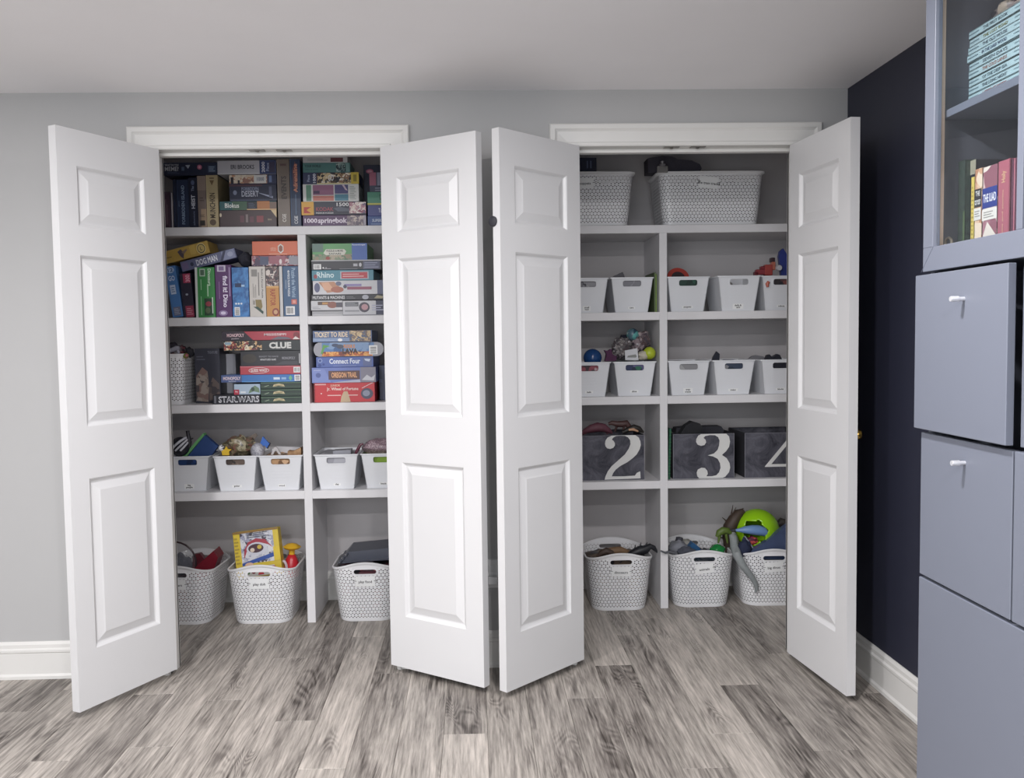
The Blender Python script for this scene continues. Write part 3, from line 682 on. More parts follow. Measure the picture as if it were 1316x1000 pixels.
# --- second shelf, right bay
Y1b = Y1 + .01
zz = stack(445, Y1b, 0, B_, [
    (400, 440, 398.6, 'thin pale slab of folded card lying on the shelf floor', '#b9b8ba', [('r', 0, .5, 1, .6, '#96969c')], .02, .2),
], 'B')
zbase = zz
gbox('white cartoon-print box with a dark end at the foot of its stack', px(440.6, 395, Y1b), px(494, 395, Y1b), B_ + .0004, pz(460, 386.4, Y1b), Y1b - .004, .24, '#c4c4c8', [('r', .8, 0, 1, 1, '#33364e'), ('r', .06, .62, .38, .9, '#5e6168'), ('lines', .08, .66, .36, .88, 2, '#a3a5aa'), ('o', .52, .55, .13, .34, '#4a4450'), ('o', .53, .56, .08, .2, '#b98f96'), ('lines', .7, .3, .98, .75, 3, '#a9abc0'), ('lines', .05, .2, .4, .45, 1, '#98989e'), ('r', 0, .0, 1, .06, '#7d7d84')], 'B')
gbox('white box with an amber picture strip on the pale card slab', px(399.6, 390, Y1b), px(440.2, 390, Y1b), zbase + .0003, pz(420, 386.4, Y1b), Y1b - .002, .2, '#c6c6c9', [('r', .22, .55, .6, .88, '#5a4a44'), ('r', .36, .6, .55, .82, '#b98a50'), ('o', .68, .55, .16, .34, '#8a5a4e'), ('r', .8, .3, 1, .8, '#54505a'), ('lines', .05, .12, .3, .4, 2, '#9c9ca2')], 'B')
z = pz(445, 386.0, Y1b)
stack(445, Y1b, 0, z, [
    (400, 494, 378.4, 'thin black box with white block lettering in the second shelf stack', '#26272e', [('t', 'MUTANTS & MACHINES', .24, .5, .44, .55, '#d6d6d8'), ('lines', .48, .25, .6, .7, 2, '#7d7d82'), ('o', .74, .5, .045, .4, '#a9abb4'), ('p', [(.86, .3), (.9, .8), (.99, .6), (.97, .25)], '#a39a7e')]),
    (402, 494, 360.4, 'white box with an orange splash picture in the second shelf stack', '#cacace', [('r', .9, 0, 1, 1, '#585c78'), ('p', [(.08, .9), (.3, .92), (.42, .3), (.2, .12)], '#b98a70'), ('p', [(.12, .85), (.22, .88), (.3, .3), (.16, .3)], '#d6a88c'), ('o', .06, .5, .04, .34, '#5b5f7d'), ('o', .34, .35, .09, .22, '#a86a58'), ('o', .36, .78, .04, .16, '#6a6f86'), ('r', .44, .58, .68, .74, '#8e84b4'), ('r', .48, .34, .82, .54, '#96546a'), ('o', .45, .56, .025, .13, '#4a4c60')], -.002),
    (400.5, 480, 346.8, 'teal box with a red panel in the second shelf stack', '#4a8496', [('t', 'Rhino', .22, .55, .28, .55, '#cfe0e4'), ('o', .06, .4, .03, .2, '#93404a'), ('r', .46, .12, .92, .86, '#a9b4be'), ('r', .48, .2, .9, .78, '#b8404a'), ('lines', .5, .3, .84, .7, 2, '#e0b9b9')], .002),
    (400, 490, 334.0, 'black box with barcode and pale upper edge in the second shelf stack', '#2b2b33', [('r', 0, .90, 1, 1, '#b5b5b8'), ('bar', .03, .08, .14, .6), ('o', .17, .22, .012, .08, '#e0e0e0'), ('o', .21, .22, .012, .08, '#8d8d93'), ('lines', .18, .06, .28, .2, 1, '#a8a8ac'), ('r', .4, .06, .66, .12, '#7f8087'), ('r', .6, .35, .66, .62, '#b4b4bb'), ('o', .7, .5, .02, .2, '#c6c6cc'), ('r', .74, .06, .98, .86, '#565a72'), ('lines', .76, .15, .96, .8, 3, '#8f93aa')], .0),
    (401, 471.6, 312.6, 'green and blue puzzle box on top of the second shelf stack', '#5d9a62', [('r', .0, .0, .72, .35, art(('#7d8a70', '#93846e', '#5a7a5e', '#a89c88'), 55)), ('r', 0, .5, .2, 1, '#5f7a70'), ('p', [(.2, .42), (.25, .66), (.58, .66), (.62, .52), (.58, .3), (.25, .3)], '#d0cfc4'), ('t', 'PUZZLES & MORE', .41, .56, .3, .13, '#2f3330'), ('t', 'SAFARI', .41, .38, .22, .12, '#4a4d48'), ('r', .72, 0, 1, 1, '#4363a8'), ('t', 'Ravensburger', .85, .9, .24, .1, '#dfe4ee'), ('o', .28, .12, .04, .1, '#9a4a42')], .004),
], 'B')

# --- third shelf, left bay
bk = at(267, 447, Y=.76)
gbox('tall charcoal box with pale stone-coloured picture standing behind the games', px(250.5, 480, Y1 + .09), px(283, 480, Y1 + .09), C_ + .0004, pz(266, 448, Y1 + .09), Y1 + .09, .16, '#3a3b46', [('p', [(.02, .05), (.5, .02), (.55, .3), (.5, .58), (.3, .66), (.05, .5)], art(('#8a7d74', '#6a5f5c', '#9a8f86', '#4c4648', '#7d6660'), 40)), ('p', [(.55, .05), (.98, .05), (.95, .35), (.7, .48), (.55, .3)], art(('#5c5250', '#4a4448', '#6d605c'), 40)), ('t', 'TREASURE', .72, .93, .4, .05, '#767884'), ('lines', .08, .78, .42, .88, 2, '#5a5c68')], 'C')
gbox('plain pale grey carton standing at the back of the third shelf', px(284.5, 470, .83), px(303, 470, .83), C_ + .0004, pz(293, 455, .83), .83, .12, '#9fa0a8', [('r', .8, 0, 1, 1, '#8f9098')], 'C', name='carton', cat='box')
Y1c = Y1 + .004
zst = pz(304, 507.4, Y1c)
gbox('black flat box with outlined white capitals reading STAR WARS', px(273.5, 512, Y1c), px(334.3, 512, Y1c), C_ + .0004, zst, Y1c, .15, '#23242c', [('t', 'STAR.WARS', .55, .5, .86, .70, '#c9cacf', 0, .03), ('t', 'STAR.WARS', .55, .5, .82, .44, '#4a4b53', 0, .0), ('r', .03, .1, .07, .9, '#6d6e76')], 'C')
gbox('small flat box in pale blue with a red corner on the black flat box', px(300.5, 500, Y1c), px(334.3, 500, Y1c), zst + .0003, pz(318, 493.6, Y1c), Y1c + .002, .15, '#a4b6c8', [('r', 0, 0, .2, .48, '#a83246'), ('t', 'My', .1, .25, .1, .22, '#e6c8cc'), ('p', [(.55, .1), (.62, .5), (.8, .85), (.95, .6), (.98, .15), (.75, .3)], '#6a8268'), ('o', .72, .5, .07, .2, '#3d4f48'), ('r', .25, .15, .45, .3, '#d6dde2')], 'C')
zg = [pz(361, v, Y1c) for v in (518.8, 509.4, 499.8, 490.6)]
names = ('lowest', 'middle', 'topmost')
for q in range(3):
    gbox('dark green box with a cream oval plate, %s of three in the third shelf stack' % names[q], px(335, 505, Y1c), px(387.2, 505, Y1c), (C_ if q == 0 else zg[q]) + .0004, zg[q + 1] - .0002, Y1c, .24, '#24372f', [('r', 0, .82, 1, .9, '#5f7a62'), ('r', 0, .30, 1, .36, '#4a6450'), ('p', [(.3, .3), (.33, .62), (.45, .75), (.57, .62), (.6, .3), (.45, .42)], '#c2b48e'), ('lines', .36, .42, .54, .6, 1, '#6d6448'), ('p', [(.12, .3), (.22, .5), (.2, .55), (.08, .34)], '#8fa08a')], 'C')
stack(340, Y1c, 0, zg[3], depth=.16, row='C', rows=[
    (284.5, 386.4, 481.4, 'flat blue family game box with white-edged lid reading MONOPOLY', '#3f74b4', [('r', 0, 0, .26, 1, '#4a5a86'), ('t', 'MONOPOLY', .135, .55, .22, .46, '#d9c6cc', 0, .03), ('t', 'Junior', .14, .14, .1, .16, '#cdd2dc'), ('r', .66, .3, .74, .62, '#cfdcea'), ('r', .76, .3, .82, .6, '#93b4d8'), ('p', [(.85, .5), (.875, .9), (.9, .5), (.875, .1)], '#6fae86'), ('bar', .925, .08, 1, .92), ('r', .26, .0, .93, .12, '#5a92cc')], -.004, .16),
    (308.5, 386.6, 470.4, 'flat red guessing game box in the third shelf stack', '#b0424e', [('r', 0, .88, 1, 1, '#c9707a'), ('o', .31, .5, .17, .36, '#d6cfcf'), ('o', .31, .5, .16, .31, '#b0424e'), ('t', 'GUESS WHO?', .31, .5, .27, .36, '#ded6d4', 0, .03), ('bar', .88, .2, .99, .85)], .0),
    (308.5, 386.2, 450.8, 'flat black box with thin silver lettering in the third shelf stack', '#2b2b31', [('o', .15, .5, .12, .3, '#3d3833'), ('t', 'READY TO RACE', .47, .62, .32, .10, '#8a8a90'), ('t', 'MINIATURES GAME', .46, .42, .26, .12, '#c9c9cc'), ('t', 'MONOPOLY', .8, .5, .22, .18, '#9a9aa2'), ('r', .97, .15, .99, .8, '#b9b9bc'), ('p', [(.55, .05), (.95, .05), (.95, .3), (.7, .3)], '#43434a')], .004),
    (287, 385.8, 437.2, 'flat black detective game box reading CLUE in grey capitals', '#262c2e', [('r', .01, .08, .5, .92, art(('#26201f', '#c9a477', '#8a3a3a', '#d9cdb4', '#3a2e2c', '#6d3c44'), 70)), ('t', 'CLUE', .74, .5, .29, .62, '#cfcfcb', 0, .05), ('r', .02, .6, .1, .85, '#8aa4b4')], -.002),
    (285, 385.8, 425.6, 'flat red and black family game box topping the stack, reading MONOPOLY', '#a83a48', [('r', 0, 0, .28, 1, '#2c2430'), ('p', [(.28, 0), (.4, 0), (.28, 1)], '#2c2430'), ('t', 'MONOPOLY', .175, .58, .22, .38, '#d4b4ba', 0, .03), ('t', 'Junior', .17, .2, .1, .16, '#c9bcc2'), ('t', 'MISSISSIPPI', .68, .62, .28, .26, '#e0d0d2'), ('p', [(.62, .05), (.72, .4), (.84, .3), (.9, .05)], '#6a6672'), ('o', .95, .5, .04, .36, '#7d3038'), ('p', [(.9, .05), (.94, .4), (1, .05)], '#d9cfcb')], .0),
])
# --- third shelf, right bay
Y1d = Y1 + .012
stack(442, Y1d, 0, C_, [
    (403.5, 481.6, 491.6, 'red game box with a cream tower shape in the third shelf right bay', '#bf2f38', [('t', 'Jr. Wheel of Fortune', .47, .66, .52, .2, '#e6d8d0', 0, .02), ('t', 'JUNIOR', .35, .84, .16, .14, '#d9b9a2'), ('p', [(.43, .0), (.45, .3), (.49, .55), (.55, .55), (.57, .35), (.6, .0)], '#c2ab8c'), ('r', .22, .33, .44, .37, '#e6c8c4'), ('r', .56, .33, .72, .37, '#e6c8c4'), ('o', .87, .42, .1, .28, '#4a4a5e'), ('o', .86, .44, .06, .16, '#8a8ea0'), ('p', [(.8, .7), (.98, .98), (.96, .98), (.78, .7)], '#e0cfcf'), ('r', .02, .88, .2, .95, '#d9a0a0'), ('o', .12, .45, .012, .03, '#e6d0d0'), ('r', 0, 0, .015, 1, '#7d2028')], -.002),
    (401.0, 483, 472.0, 'periwinkle game box with brown title board reading OREGON TRAIL', '#6d7cb8', [('p', [(0, 0), (.3, 0), (.2, .9), (0, 1)], '#7d8cc4'), ('r', .26, .2, .75, .78, '#5a3f42'), ('t', 'OREGON TRAIL', .505, .5, .40, .36, '#e2a878', 0, .03), ('r', .76, .0, 1, 1, '#84818f'), ('p', [(.78, .15), (.86, .5), (.93, .3), (.99, .5), (.97, .1)], '#c3c3ca'), ('p', [(.3, 0), (.75, .2), (.76, 0)], '#b4b7ca'), ('o', .1, .5, .04, .16, '#56649c'), ('r', .03, .8, .14, .84, '#b4bee0')], -.006),
    (406, 479.6, 458.4, 'blue game box reading Connect Four in white', '#5468a8', [('t', 'Connect Four', .5, .58, .54, .5, '#dfe4f0', 0, .03), ('o', .07, .65, .04, .2, '#8fa0cc'), ('o', .07, .65, .025, .12, '#3d508c'), ('o', .06, .2, .03, .15, '#38498a'), ('o', .13, .3, .02, .1, '#38498a'), ('r', .82, .1, .97, .9, '#5f6a94'), ('p', [(.84, .8), (.95, .75), (.93, .5), (.86, .6)], '#c3cce0'), ('r', .3, .1, .7, .18, '#7d8cc0')], .004),
], 'C')
zf = pz(442, 458.2, Y1d)
gbox('long round-ended box with flame lettering reading FLOOR IS LAVA', px(403, 448, Y1d), px(493.4, 448, Y1d), zf + .0004, pz(442, 440, Y1d), Y1d - .004, .2, '#9a9aa2', [
    ('r', .12, .02, .86, .98, art(('#5b7fae', '#3f5f8e', '#7d98bc'), 30)), ('r', .12, .02, .84, .34, art(('#d08a44', '#b9602f', '#e0a860', '#7d3a2c'), 60)), ('p', [(.1, .2), (.14, .85), (.24, .75), (.16, .6), (.13, .2)], '#5f9a50'), ('t', 'FLOOR IS', .51, .72, .16, .26, '#d98a3c', 0, .04), ('t', 'LAVA', .52, .38, .22, .36, '#33261f', 0, .05), ('o', .31, .8, .05, .12, '#3f4a66'), ('o', .38, .7, .05, .15, '#4a4f60'), ('bar', .79, .12, .91, .76)],
    'C', outline=[(0, .5), (.008, .3), (.03, .1), (.07, 0), (.91, 0), (.955, .08), (.985, .25), (1, .5), (.985, .75), (.955, .92), (.91, 1), (.07, 1), (.03, .9), (.008, .7)])
zt = pz(442, 439.6, Y1d)
gbox('blue-grey game box reading TICKET TO RIDE at the top of its stack', px(402, 432, Y1d), px(478, 432, Y1d), zt + .0004, pz(442, 424.8, Y1d), Y1d, .25, '#56688c', [('r', 0, .02, .62, .36, '#8094b6'), ('t', 'TICKET TO RIDE', .31, .66, .56, .46, '#e0cdb4', 0, .03), ('r', .62, .02, .98, .98, art(('#b9a07c', '#6d5a50', '#d0b890', '#4f5a74', '#8a7464'), 70)), ('o', .46, .18, .04, .14, '#e6e6e8'), ('r', 0, .0, 1, .05, '#3d4c6d'), ('lines', .02, .12, .36, .3, 2, '#a9b8d0')], 'C')
upright(Y1d, C_, [(484.5, 512, 470, 'dark blue box standing behind the third shelf stack by the door', '#323a5a', [('r', 0, .5, .15, .6, '#4a547a')], .10), ], 'C', .15)
# ------------------------------------------------------------------ white tapered bins
m_bin = mat('#dee0e4', .35, var=.02, scale=8, name='white_bin_plastic')
m_lab = mat('#eceded', .5, var=.02, name='label_paper')
m_ink = P('#26262a')
BW, BWb, BD, BDb, BH = .200, .157, .265, .222, .165
def bin_meshes():
    T = .0028; body = MB()
    def wall(wt, wb, ybot, ytop, sgn, hole):
        up = Vector((0, ytop - ybot, BH)); Lh = up.length; up.normalize()
        xax = Vector((1 if sgn < 0 else -1, 0, 0)); nrm = xax.cross(up)
        M = Matrix(((xax.x, up.x, nrm.x, 0), (xax.y, up.y, nrm.y, ybot), (xax.z, up.z, nrm.z, 0), (0, 0, 0, 1)))
        hs = [rrect(.088, .028, .009, 4, 0, Lh * .83)] if hole else []
        body.prism([(-wb / 2, 0), (wb / 2, 0), (wt / 2, Lh), (-wt / 2, Lh)], T, m_bin, hs, M=M, z=-T)
        return M, Lh
    # the front face stands at y = 0 at the rim
    y0t, y1t = 0.0, BD; y0b, y1b = (BD - BDb) / 2, BD - (BD - BDb) / 2
    Mf, Lh = wall(BW, BWb, y0b, y0t, -1, True); wall(BW, BWb, y1b, y1t, 1, True)
    for s in (-1, 1):
        vs = [(s * BWb / 2, y0b, 0), (s * BWb / 2, y1b, 0), (s * BW / 2, y1t, BH), (s * BW / 2, y0t, BH)]
        vs += [(x - s * T, y, z) for x, y, z in vs]
        body.add(vs, [(0, 1, 2, 3), (7, 6, 5, 4), (0, 3, 7, 4), (1, 5, 6, 2), (3, 2, 6, 7), (0, 4, 5, 1)], m_bin)
    body.box((-BWb / 2, y0b, 0), (BWb / 2, y1b, .003), m_bin)
    rim = MB().prism(rrect(BW + .010, BD + .010, .008, 3, 0, BD / 2), .006, m_bin, [rrect(BW - .004, BD - .004, .005, 3, 0, BD / 2)], z=BH - .005)
    lip = MB().prism(rrect(.100, .040, .013, 4, 0, Lh * .83), .0022, m_bin, [rrect(.088, .028, .009, 4, 0, Lh * .83)], M=Mf)
    rib = []
    for q in range(4):
        v = Lh * (.56 - .09 * q); rib.append(MB().box((-.046, v, 0), (.046, v + .004, .0007), m_bin, 0, M=Mf))
    return body.mesh('bin_body'), rim.mesh('bin_rim', 40), lip.mesh('handle_lip', 40), [r.mesh('rib') for r in rib], Mf, Lh
BM = bin_meshes()
def wbin(loc, label, text, rz=0.0, group='white tapered storage bins'):
    t = thing('storage_bin', label, 'bin', loc, (0, 0, rz), group)
    link('bin_body', BM[0], t); link('rim', BM[1], t); link('handle_lip', BM[2], t)
    for r in BM[3]: link('rib', r, t)
    Mf, Lh = BM[4], BM[5]
    lb = MB(); lines = text.split('\n'); n = len(lines)
    wl = max(len(s) for s in lines) * .0062 + .008
    lb.box((-wl / 2, .022 - .006 * n, 0), (wl / 2, .022 + .006 * n, .0006), m_lab, 0, M=Mf)
    lo = lb.build('name_label', t)
    for q, s in enumerate(lines):
        tx = MB().text(s, .0115, m_ink, Mf @ Matrix.Translation((0, .022 + (n - 1) * .005 - q * .0105, .0009)), .0003)
        tx.build('lettering', lo)
    return t
def wbin_px(xc, ybot, z, label, text, Y=None, rz=0.0):
    p = at(xc, ybot, Z=z) if Y is None else at(xc, ybot, Y=Y)
    y = p.y - (BD - BDb) / 2
    return wbin((p.x, y, z + .0004), label, text, rz)

YB1 = SHF[0] + .018; YB2 = SHF[1] + .02
def bx(xpx, z, Y, ypx=None):
    """X of a pixel column on the plane Y at height z (searching the row)"""
    y = 500.0
    for _ in range(6):
        q = at(xpx, y, Y=Y); y += (q.z - z) * F_PX / (Y - CAM.y)
    return at(xpx, y, Y=Y).x
BIN = {}
def setbin(key, xc, z, Y, label, text, rz=0.0):
    x = bx(xc, z + BH * .6, Y); g_ = (BW + .010) / 2 + .001
    for d0, d1 in DIV:
        if d0 - .12 < x < (d0 + d1) / 2: x = min(x, d0 - g_)
        elif (d0 + d1) / 2 < x < d1 + .12: x = max(x, d1 + g_)
    BIN[key] = (x, Y, z)
    wbin((x, Y, z + .0004), label, text, rz)
setbin('d1', 241, D_, YB1 + .02, 'white bin holding a dark blue cardboard piece with green edge', 'big\npeople')
setbin('d2', 302.6, D_, YB1, 'white bin heaped with small mixed toys, beside the blue cardboard', 'guitar')
setbin('d3', 360.6, D_, YB1 - .004, 'white bin of wooden blocks beside the shelf divider', 'wood')
setbin('d4', 432, D_, YB1 - .004, 'white bin of pale boxes, its label reading clay', 'clay')
setbin('d5', 492, D_, YB1 - .002, 'white bin with lime green inside and glittery pouch, label reading beads', 'beads')
setbin('b1', 754.5, B_, YB2 + .01, 'white bin half hidden by the bumper door, on the second shelf', 'small\ntoys')
setbin('b2', 812.5, B_, YB2, 'white bin beside an upright green folder', 'cars')
setbin('b3', 883, B_, YB2, 'white bin with a red disc on top and green inside', 'puppets')
setbin('b4', 950, B_, YB2 - .025, 'white bin standing forward of its neighbours, empty looking handle', 'dolls &\ncars')
setbin('b5', 1006, B_, YB2 + .01, 'white bin of red and blue toy robots', 'robots')
setbin('c1', 757.5, C_, YB2, 'white bin with a blue glitter ball on top', 'balls')
setbin('c2', 816, C_, YB2, 'white bin heaped with clear bags and a lime green ball', 'slime')
setbin('c3', 885.3, C_, YB2, 'white bin with a two-line label, beside the shelf divider', 'train\ntracks')
setbin('c4', 943.5, C_, YB2, 'white bin with a dark tile sticking out of its top', 'trains')
setbin('c5', 1005, C_, YB2, 'white bin of dark pieces next to the navy-wall door', 'blocks')

# ------------------------------------------------------------------ woven-look plastic baskets
def basket_mat(half, zslot, hsolid, slot=True):
    m = bpy.data.materials.new('perforated_white_plastic'); m.use_nodes = True
    nt = m.node_tree; N = nt.nodes; L = nt.links; b = N['Principled BSDF']
    b.inputs['Base Color'].default_value = lin('#e6e6e8'); b.inputs['Roughness'].default_value = .38
    uv = N.new('ShaderNodeUVMap'); uv.uv_map = 'UVMap'
    sp = N.new('ShaderNodeSeparateXYZ'); L.new(uv.outputs[0], sp.inputs[0])
    def mt(op, a, b_=None, c_=None):
        q = N.new('ShaderNodeMath'); q.operation = op
        for i, s in enumerate((a, b_, c_)):
            if s is None: continue
            if isinstance(s, (int, float)): q.inputs[i].default_value = s
            else: L.new(s, q.inputs[i])
        return q.outputs[0]
    u, v = sp.outputs['X'], sp.outputs['Y']
    per = .0150; k = 2 * math.pi / per
    # three sets of waves: their troughs form rings of six small holes
    c1 = mt('COSINE', mt('MULTIPLY', v, k))
    c2 = mt('COSINE', mt('ADD', mt('MULTIPLY', u, k * .8660), mt('MULTIPLY', v, k * .5)))
    c3 = mt('COSINE', mt('SUBTRACT', mt('MULTIPLY', u, k * .8660), mt('MULTIPLY', v, k * .5)))
    f = mt('ADD', c1, mt('ADD', c2, c3))
    hole = mt('LESS_THAN', f, -1.07)
    hole = mt('MULTIPLY', hole, mt('GREATER_THAN', v, .016))
    hole = mt('MULTIPLY', hole, mt('LESS_THAN', v, hsolid))
    if slot:
        au = mt('ABSOLUTE', u); du = mt('MINIMUM', au, mt('ABSOLUTE', mt('SUBTRACT', au, half)))
        dx = mt('MAXIMUM', mt('SUBTRACT', du, .042), 0.0); dz = mt('SUBTRACT', v, zslot)
        d = mt('SQRT', mt('ADD', mt('MULTIPLY', dx, dx), mt('MULTIPLY', dz, dz)))
        hole = mt('MULTIPLY', hole, mt('GREATER_THAN', d, .017))
        hole = mt('MAXIMUM', hole, mt('LESS_THAN', d, .0105))
    tr = N.new('ShaderNodeBsdfTransparent'); mx = N.new('ShaderNodeMixShader')
    L.new(hole, mx.inputs[0]); L.new(b.outputs[0], mx.inputs[1]); L.new(tr.outputs[0], mx.inputs[2])
    L.new(mx.outputs[0], N['Material Output'].inputs['Surface'])
    return m
m_rim = mat('#e6e6e8', .38, var=.015, name='white_basket_plastic')
def ringpts(w, d, r, n):
    """n points round a rounded rectangle starting at the middle of the front (y = -d/2), with arc lengths"""
    r = min(r, w / 2, d / 2); segs = []
    P_ = []
    hw, hd = w / 2, d / 2
    def ln(a, b_): P_.append(('l', a, b_, math.dist(a, b_)))
    def ar(c, a0): P_.append(('a', c, a0, r * math.pi / 2))
    ln((0, -hd), (hw - r, -hd)); ar((hw - r, -hd + r), -math.pi / 2); ln((hw, -hd + r), (hw, hd - r)); ar((hw - r, hd - r), 0)
    ln((hw - r, hd), (-hw + r, hd)); ar((-hw + r, hd - r), math.pi / 2); ln((-hw, hd - r), (-hw, -hd + r)); ar((-hw + r, -hd + r), math.pi)
    ln((-hw + r, -hd), (0, -hd)); tot = sum(q[3] for q in P_); out = []
    for i in range(n):
        s = tot * i / n; acc = 0
        for q in P_:
            if s <= acc + q[3] + 1e-9:
                t = (s - acc) / q[3] if q[3] else 0
                if q[0] == 'l': out.append((q[1][0] + (q[2][0] - q[1][0]) * t, q[1][1] + (q[2][1] - q[1][1]) * t))
                else:
                    a = q[2] + t * math.pi / 2; out.append((q[1][0] + r * math.cos(a), q[1][1] + r * math.sin(a)))
                break
            acc += q[3]
    return out, tot
def basket_meshes(wt, wb, dt, db, h, arch, r, slot=True, n=88, rows=10, flange=.006):
    top, pt = ringpts(wt, dt, r, n); bot, pb = ringpts(wb, db, r * .85, n); per = (pt + pb) / 2
    def rimh(i):
        x, y = top[i]
        k = max(0.0, math.cos(math.pi * x / wt)) if abs(y) > dt / 2 - r * .9 else 0.0
        return h - arch + arch * k ** 1.3
    vs = []
    for q in range(rows + 1):
        t = q / rows; e = t ** .85
        for i in range(n):
            vs.append((bot[i][0] + (top[i][0] - bot[i][0]) * e, bot[i][1] + (top[i][1] - bot[i][1]) * e, .006 + (rimh(i) - .006) * t))
    fs = []; uvs = []
    def U(i): return (i / n * per) if i <= n / 2 else (i / n - 1) * per
    for q in range(rows):
        for i in range(n):
            j = (i + 1) % n; fs.append((q * n + i, q * n + j, (q + 1) * n + j, (q + 1) * n + i))
            u0 = U(i); u1 = u0 + per / n
            uvs.append([(u0, vs[q * n + i][2]), (u1, vs[q * n + j][2]), (u1, vs[(q + 1) * n + j][2]), (u0, vs[(q + 1) * n + i][2])])
    zslot = h - .042
    body = MB(); body.add(vs, fs, basket_mat(per / 2, zslot, h - arch - .016 if not slot else h - .026, slot), uvs=uvs)
    body_me = body.mesh('basket_wall', 60)
    base = MB(); b2 = [(x * .98, y * .98) for x, y in bot]
    base.prism(b2, .006, m_rim, z=.0)
    rim = MB(); rv = []
    prof = ((-.001, -.010), (flange, -.004), (flange, .0015), (.001, .004), (-.003, .001))
    for o, dz in prof:
        for i in range(n):
            x, y = top[i]; l = math.hypot(x / wt, y / dt); rv.append((x + x / math.hypot(x, y) * o, y + y / math.hypot(x, y) * o, rimh(i) + dz))
    rim.add(rv, [(q * n + i, q * n + (i + 1) % n, (q + 1) * n + (i + 1) % n, (q + 1) * n + i) for q in range(len(prof) - 1) for i in range(n)], m_rim)
    lip = None
    if slot:
        t = (zslot / (h - .002)); e = t ** .85
        yf = -(db / 2 + (dt / 2 - db / 2) * e)
        up = Vector((0, -(dt - db) / 2 * .85, h)).normalized(); nrm = Vector((1, 0, 0)).cross(up)
        M = Matrix(((1, 0, nrm.x, 0), (0, up.y, nrm.y, yf), (0, up.z, nrm.z, zslot), (0, 0, 0, 1)))
        lip = MB().prism(rrect(.112, .030, .0149, 6), .003, m_rim, [rrect(.104, .0215, .0107, 6)], M=M, z=-.0008).mesh('handle_lip', 40)
    return body_me, base.mesh('basket_base'), rim.mesh('basket_rim', 50), lip, (wt, wb, dt, db, h, arch)
KB = basket_meshes(.316, .262, .35, .29, .284, .030, .082)            # floor baskets, handle side to the room
KT = basket_meshes(.505, .455, .27, .24, .252, .0, .045, slot=False, n=120, flange=.012)   # long baskets on the top shelf
KS = basket_meshes(.20, .175, .26, .24, .232, .0, .03, slot=False, n=64, flange=.004)        # slim basket on the games shelf
def basket(K, loc, label, text, rz=0.0, group=None, tagpos=(0, .052), tagtilt=0.0, tagsize=(.092, .05)):
    t = thing('storage_basket', label, 'basket', loc, (0, 0, rz), group)
    link('basket_wall', K[0], t); link('base', K[1], t); link('rim', K[2], t)
    if K[3]: link('handle_lip', K[3], t)
    if text:
        wt, wb, dt, db, h, arch = K[4]
        zc = h - .042 - tagpos[1]; e = max(.1, zc / h) ** .85; yf = -(db / 2 + (dt - db) / 2 * e) - .0035
        up = Vector((0, -(dt - db) / 2 * .85, h)).normalized(); nrm = Vector((1, 0, 0)).cross(up)
        M = Matrix(((1, 0, nrm.x, tagpos[0]), (0, up.y, nrm.y, yf), (0, up.z, nrm.z, zc), (0, 0, 0, 1))) @ Matrix.Rotation(tagtilt, 4, 'Z')
        a, b_ = tagsize
        tg = MB().box((-a / 2, -b_ / 2, 0), (a / 2, b_ / 2, .0012), m_lab, 0, M=M).build('name_tag', t)
        MB().text(text, .017, m_ink, M @ Matrix.Translation((0, -.004, .0016)), .0003).build('lettering', tg)
        for s in (-1, 1):
            MB().tube([M @ Vector((s * (a / 2 - .006), .002, .0022)), M @ Vector((s * (a / 2 + .004), .003, .0034)), M @ Vector((s * (a / 2 + .012), .008, .0005))], .0011, P('#4a4744'), 5).build('string', tg)
    return t
KPOS = {}
def setk(key, xc, ybot, label, text, rz=0.0, tilt=0.0, dx=0):
    p = at(xc, ybot, Z=0.0); c = Vector((p.x, p.y, 0))
    off = Vector((0, KB[4][3] / 2, 0)); off.rotate(Matrix.Rotation(rz, 3, 'Z'))
    c += off; KPOS[key] = (c, rz)
    basket(KB, (c.x, c.y, .0006), label, text, rz, 'white perforated floor baskets', tagtilt=tilt, tagpos=(dx, .045))
setk('k1', 231, 803.5, 'white perforated basket with dark red plastic box inside', 'toy cars', -.06)
setk('k2', 336.5, 802, 'white perforated basket holding a yellow picture box, tag reading play doh', 'play doh', 0.0)
setk('k3', 471.5, 798.6, 'white perforated basket with a grey plastic tray across it, tag reading play food', 'play food', 0.0)
setk('k4', 797.5, 785, 'white perforated basket of dark toy dinosaurs, tag reading dinosaurs', 'dinosaurs', .0, -.02)
setk('k5', 903.5, 780.6, 'white perforated basket of blue and grey toys, tag reading animals', 'animals', -.0, .10)
setk('k6', 992.5, 778.8, 'white perforated basket under the lime green shell, tag reading big dinos', 'big dinos', -.05, .06)
KT1 = (at(818, 240, Y=SHF[1] + .02).x - .2525 - .010, SHF[1] + .02 + .14, A_ + .0006)
KT2 = (at(986, 240, Y=SHF[1] + .03).x - .2525 - .010, SHF[1] + .03 + .14, A_ + .0006)
basket(KT, KT1, 'long white perforated basket partly hidden by the bumper door', 'puppets', 0, 'long white perforated baskets', tagpos=(at(752, 240, Y=SHF[1] + .02).x - KT1[0], .008), tagsize=(.085, .05))
basket(KT, KT2, 'long white perforated basket with a dark folded bag on it', 'the train tracks', 0, 'long white perforated baskets', tagpos=(at(912, 235, Y=SHF[1] + .02).x - KT2[0], .008), tagtilt=-.10, tagsize=(.092, .055))
ks = at(233.5, 500, Y=SHF[0] + .03)
KS1 = (ks.x - .088, SHF[0] + .03 + .13, C_ + .0006)
basket(KS, KS1, 'slim white perforated basket of toy figures beside the board games', '', 0)

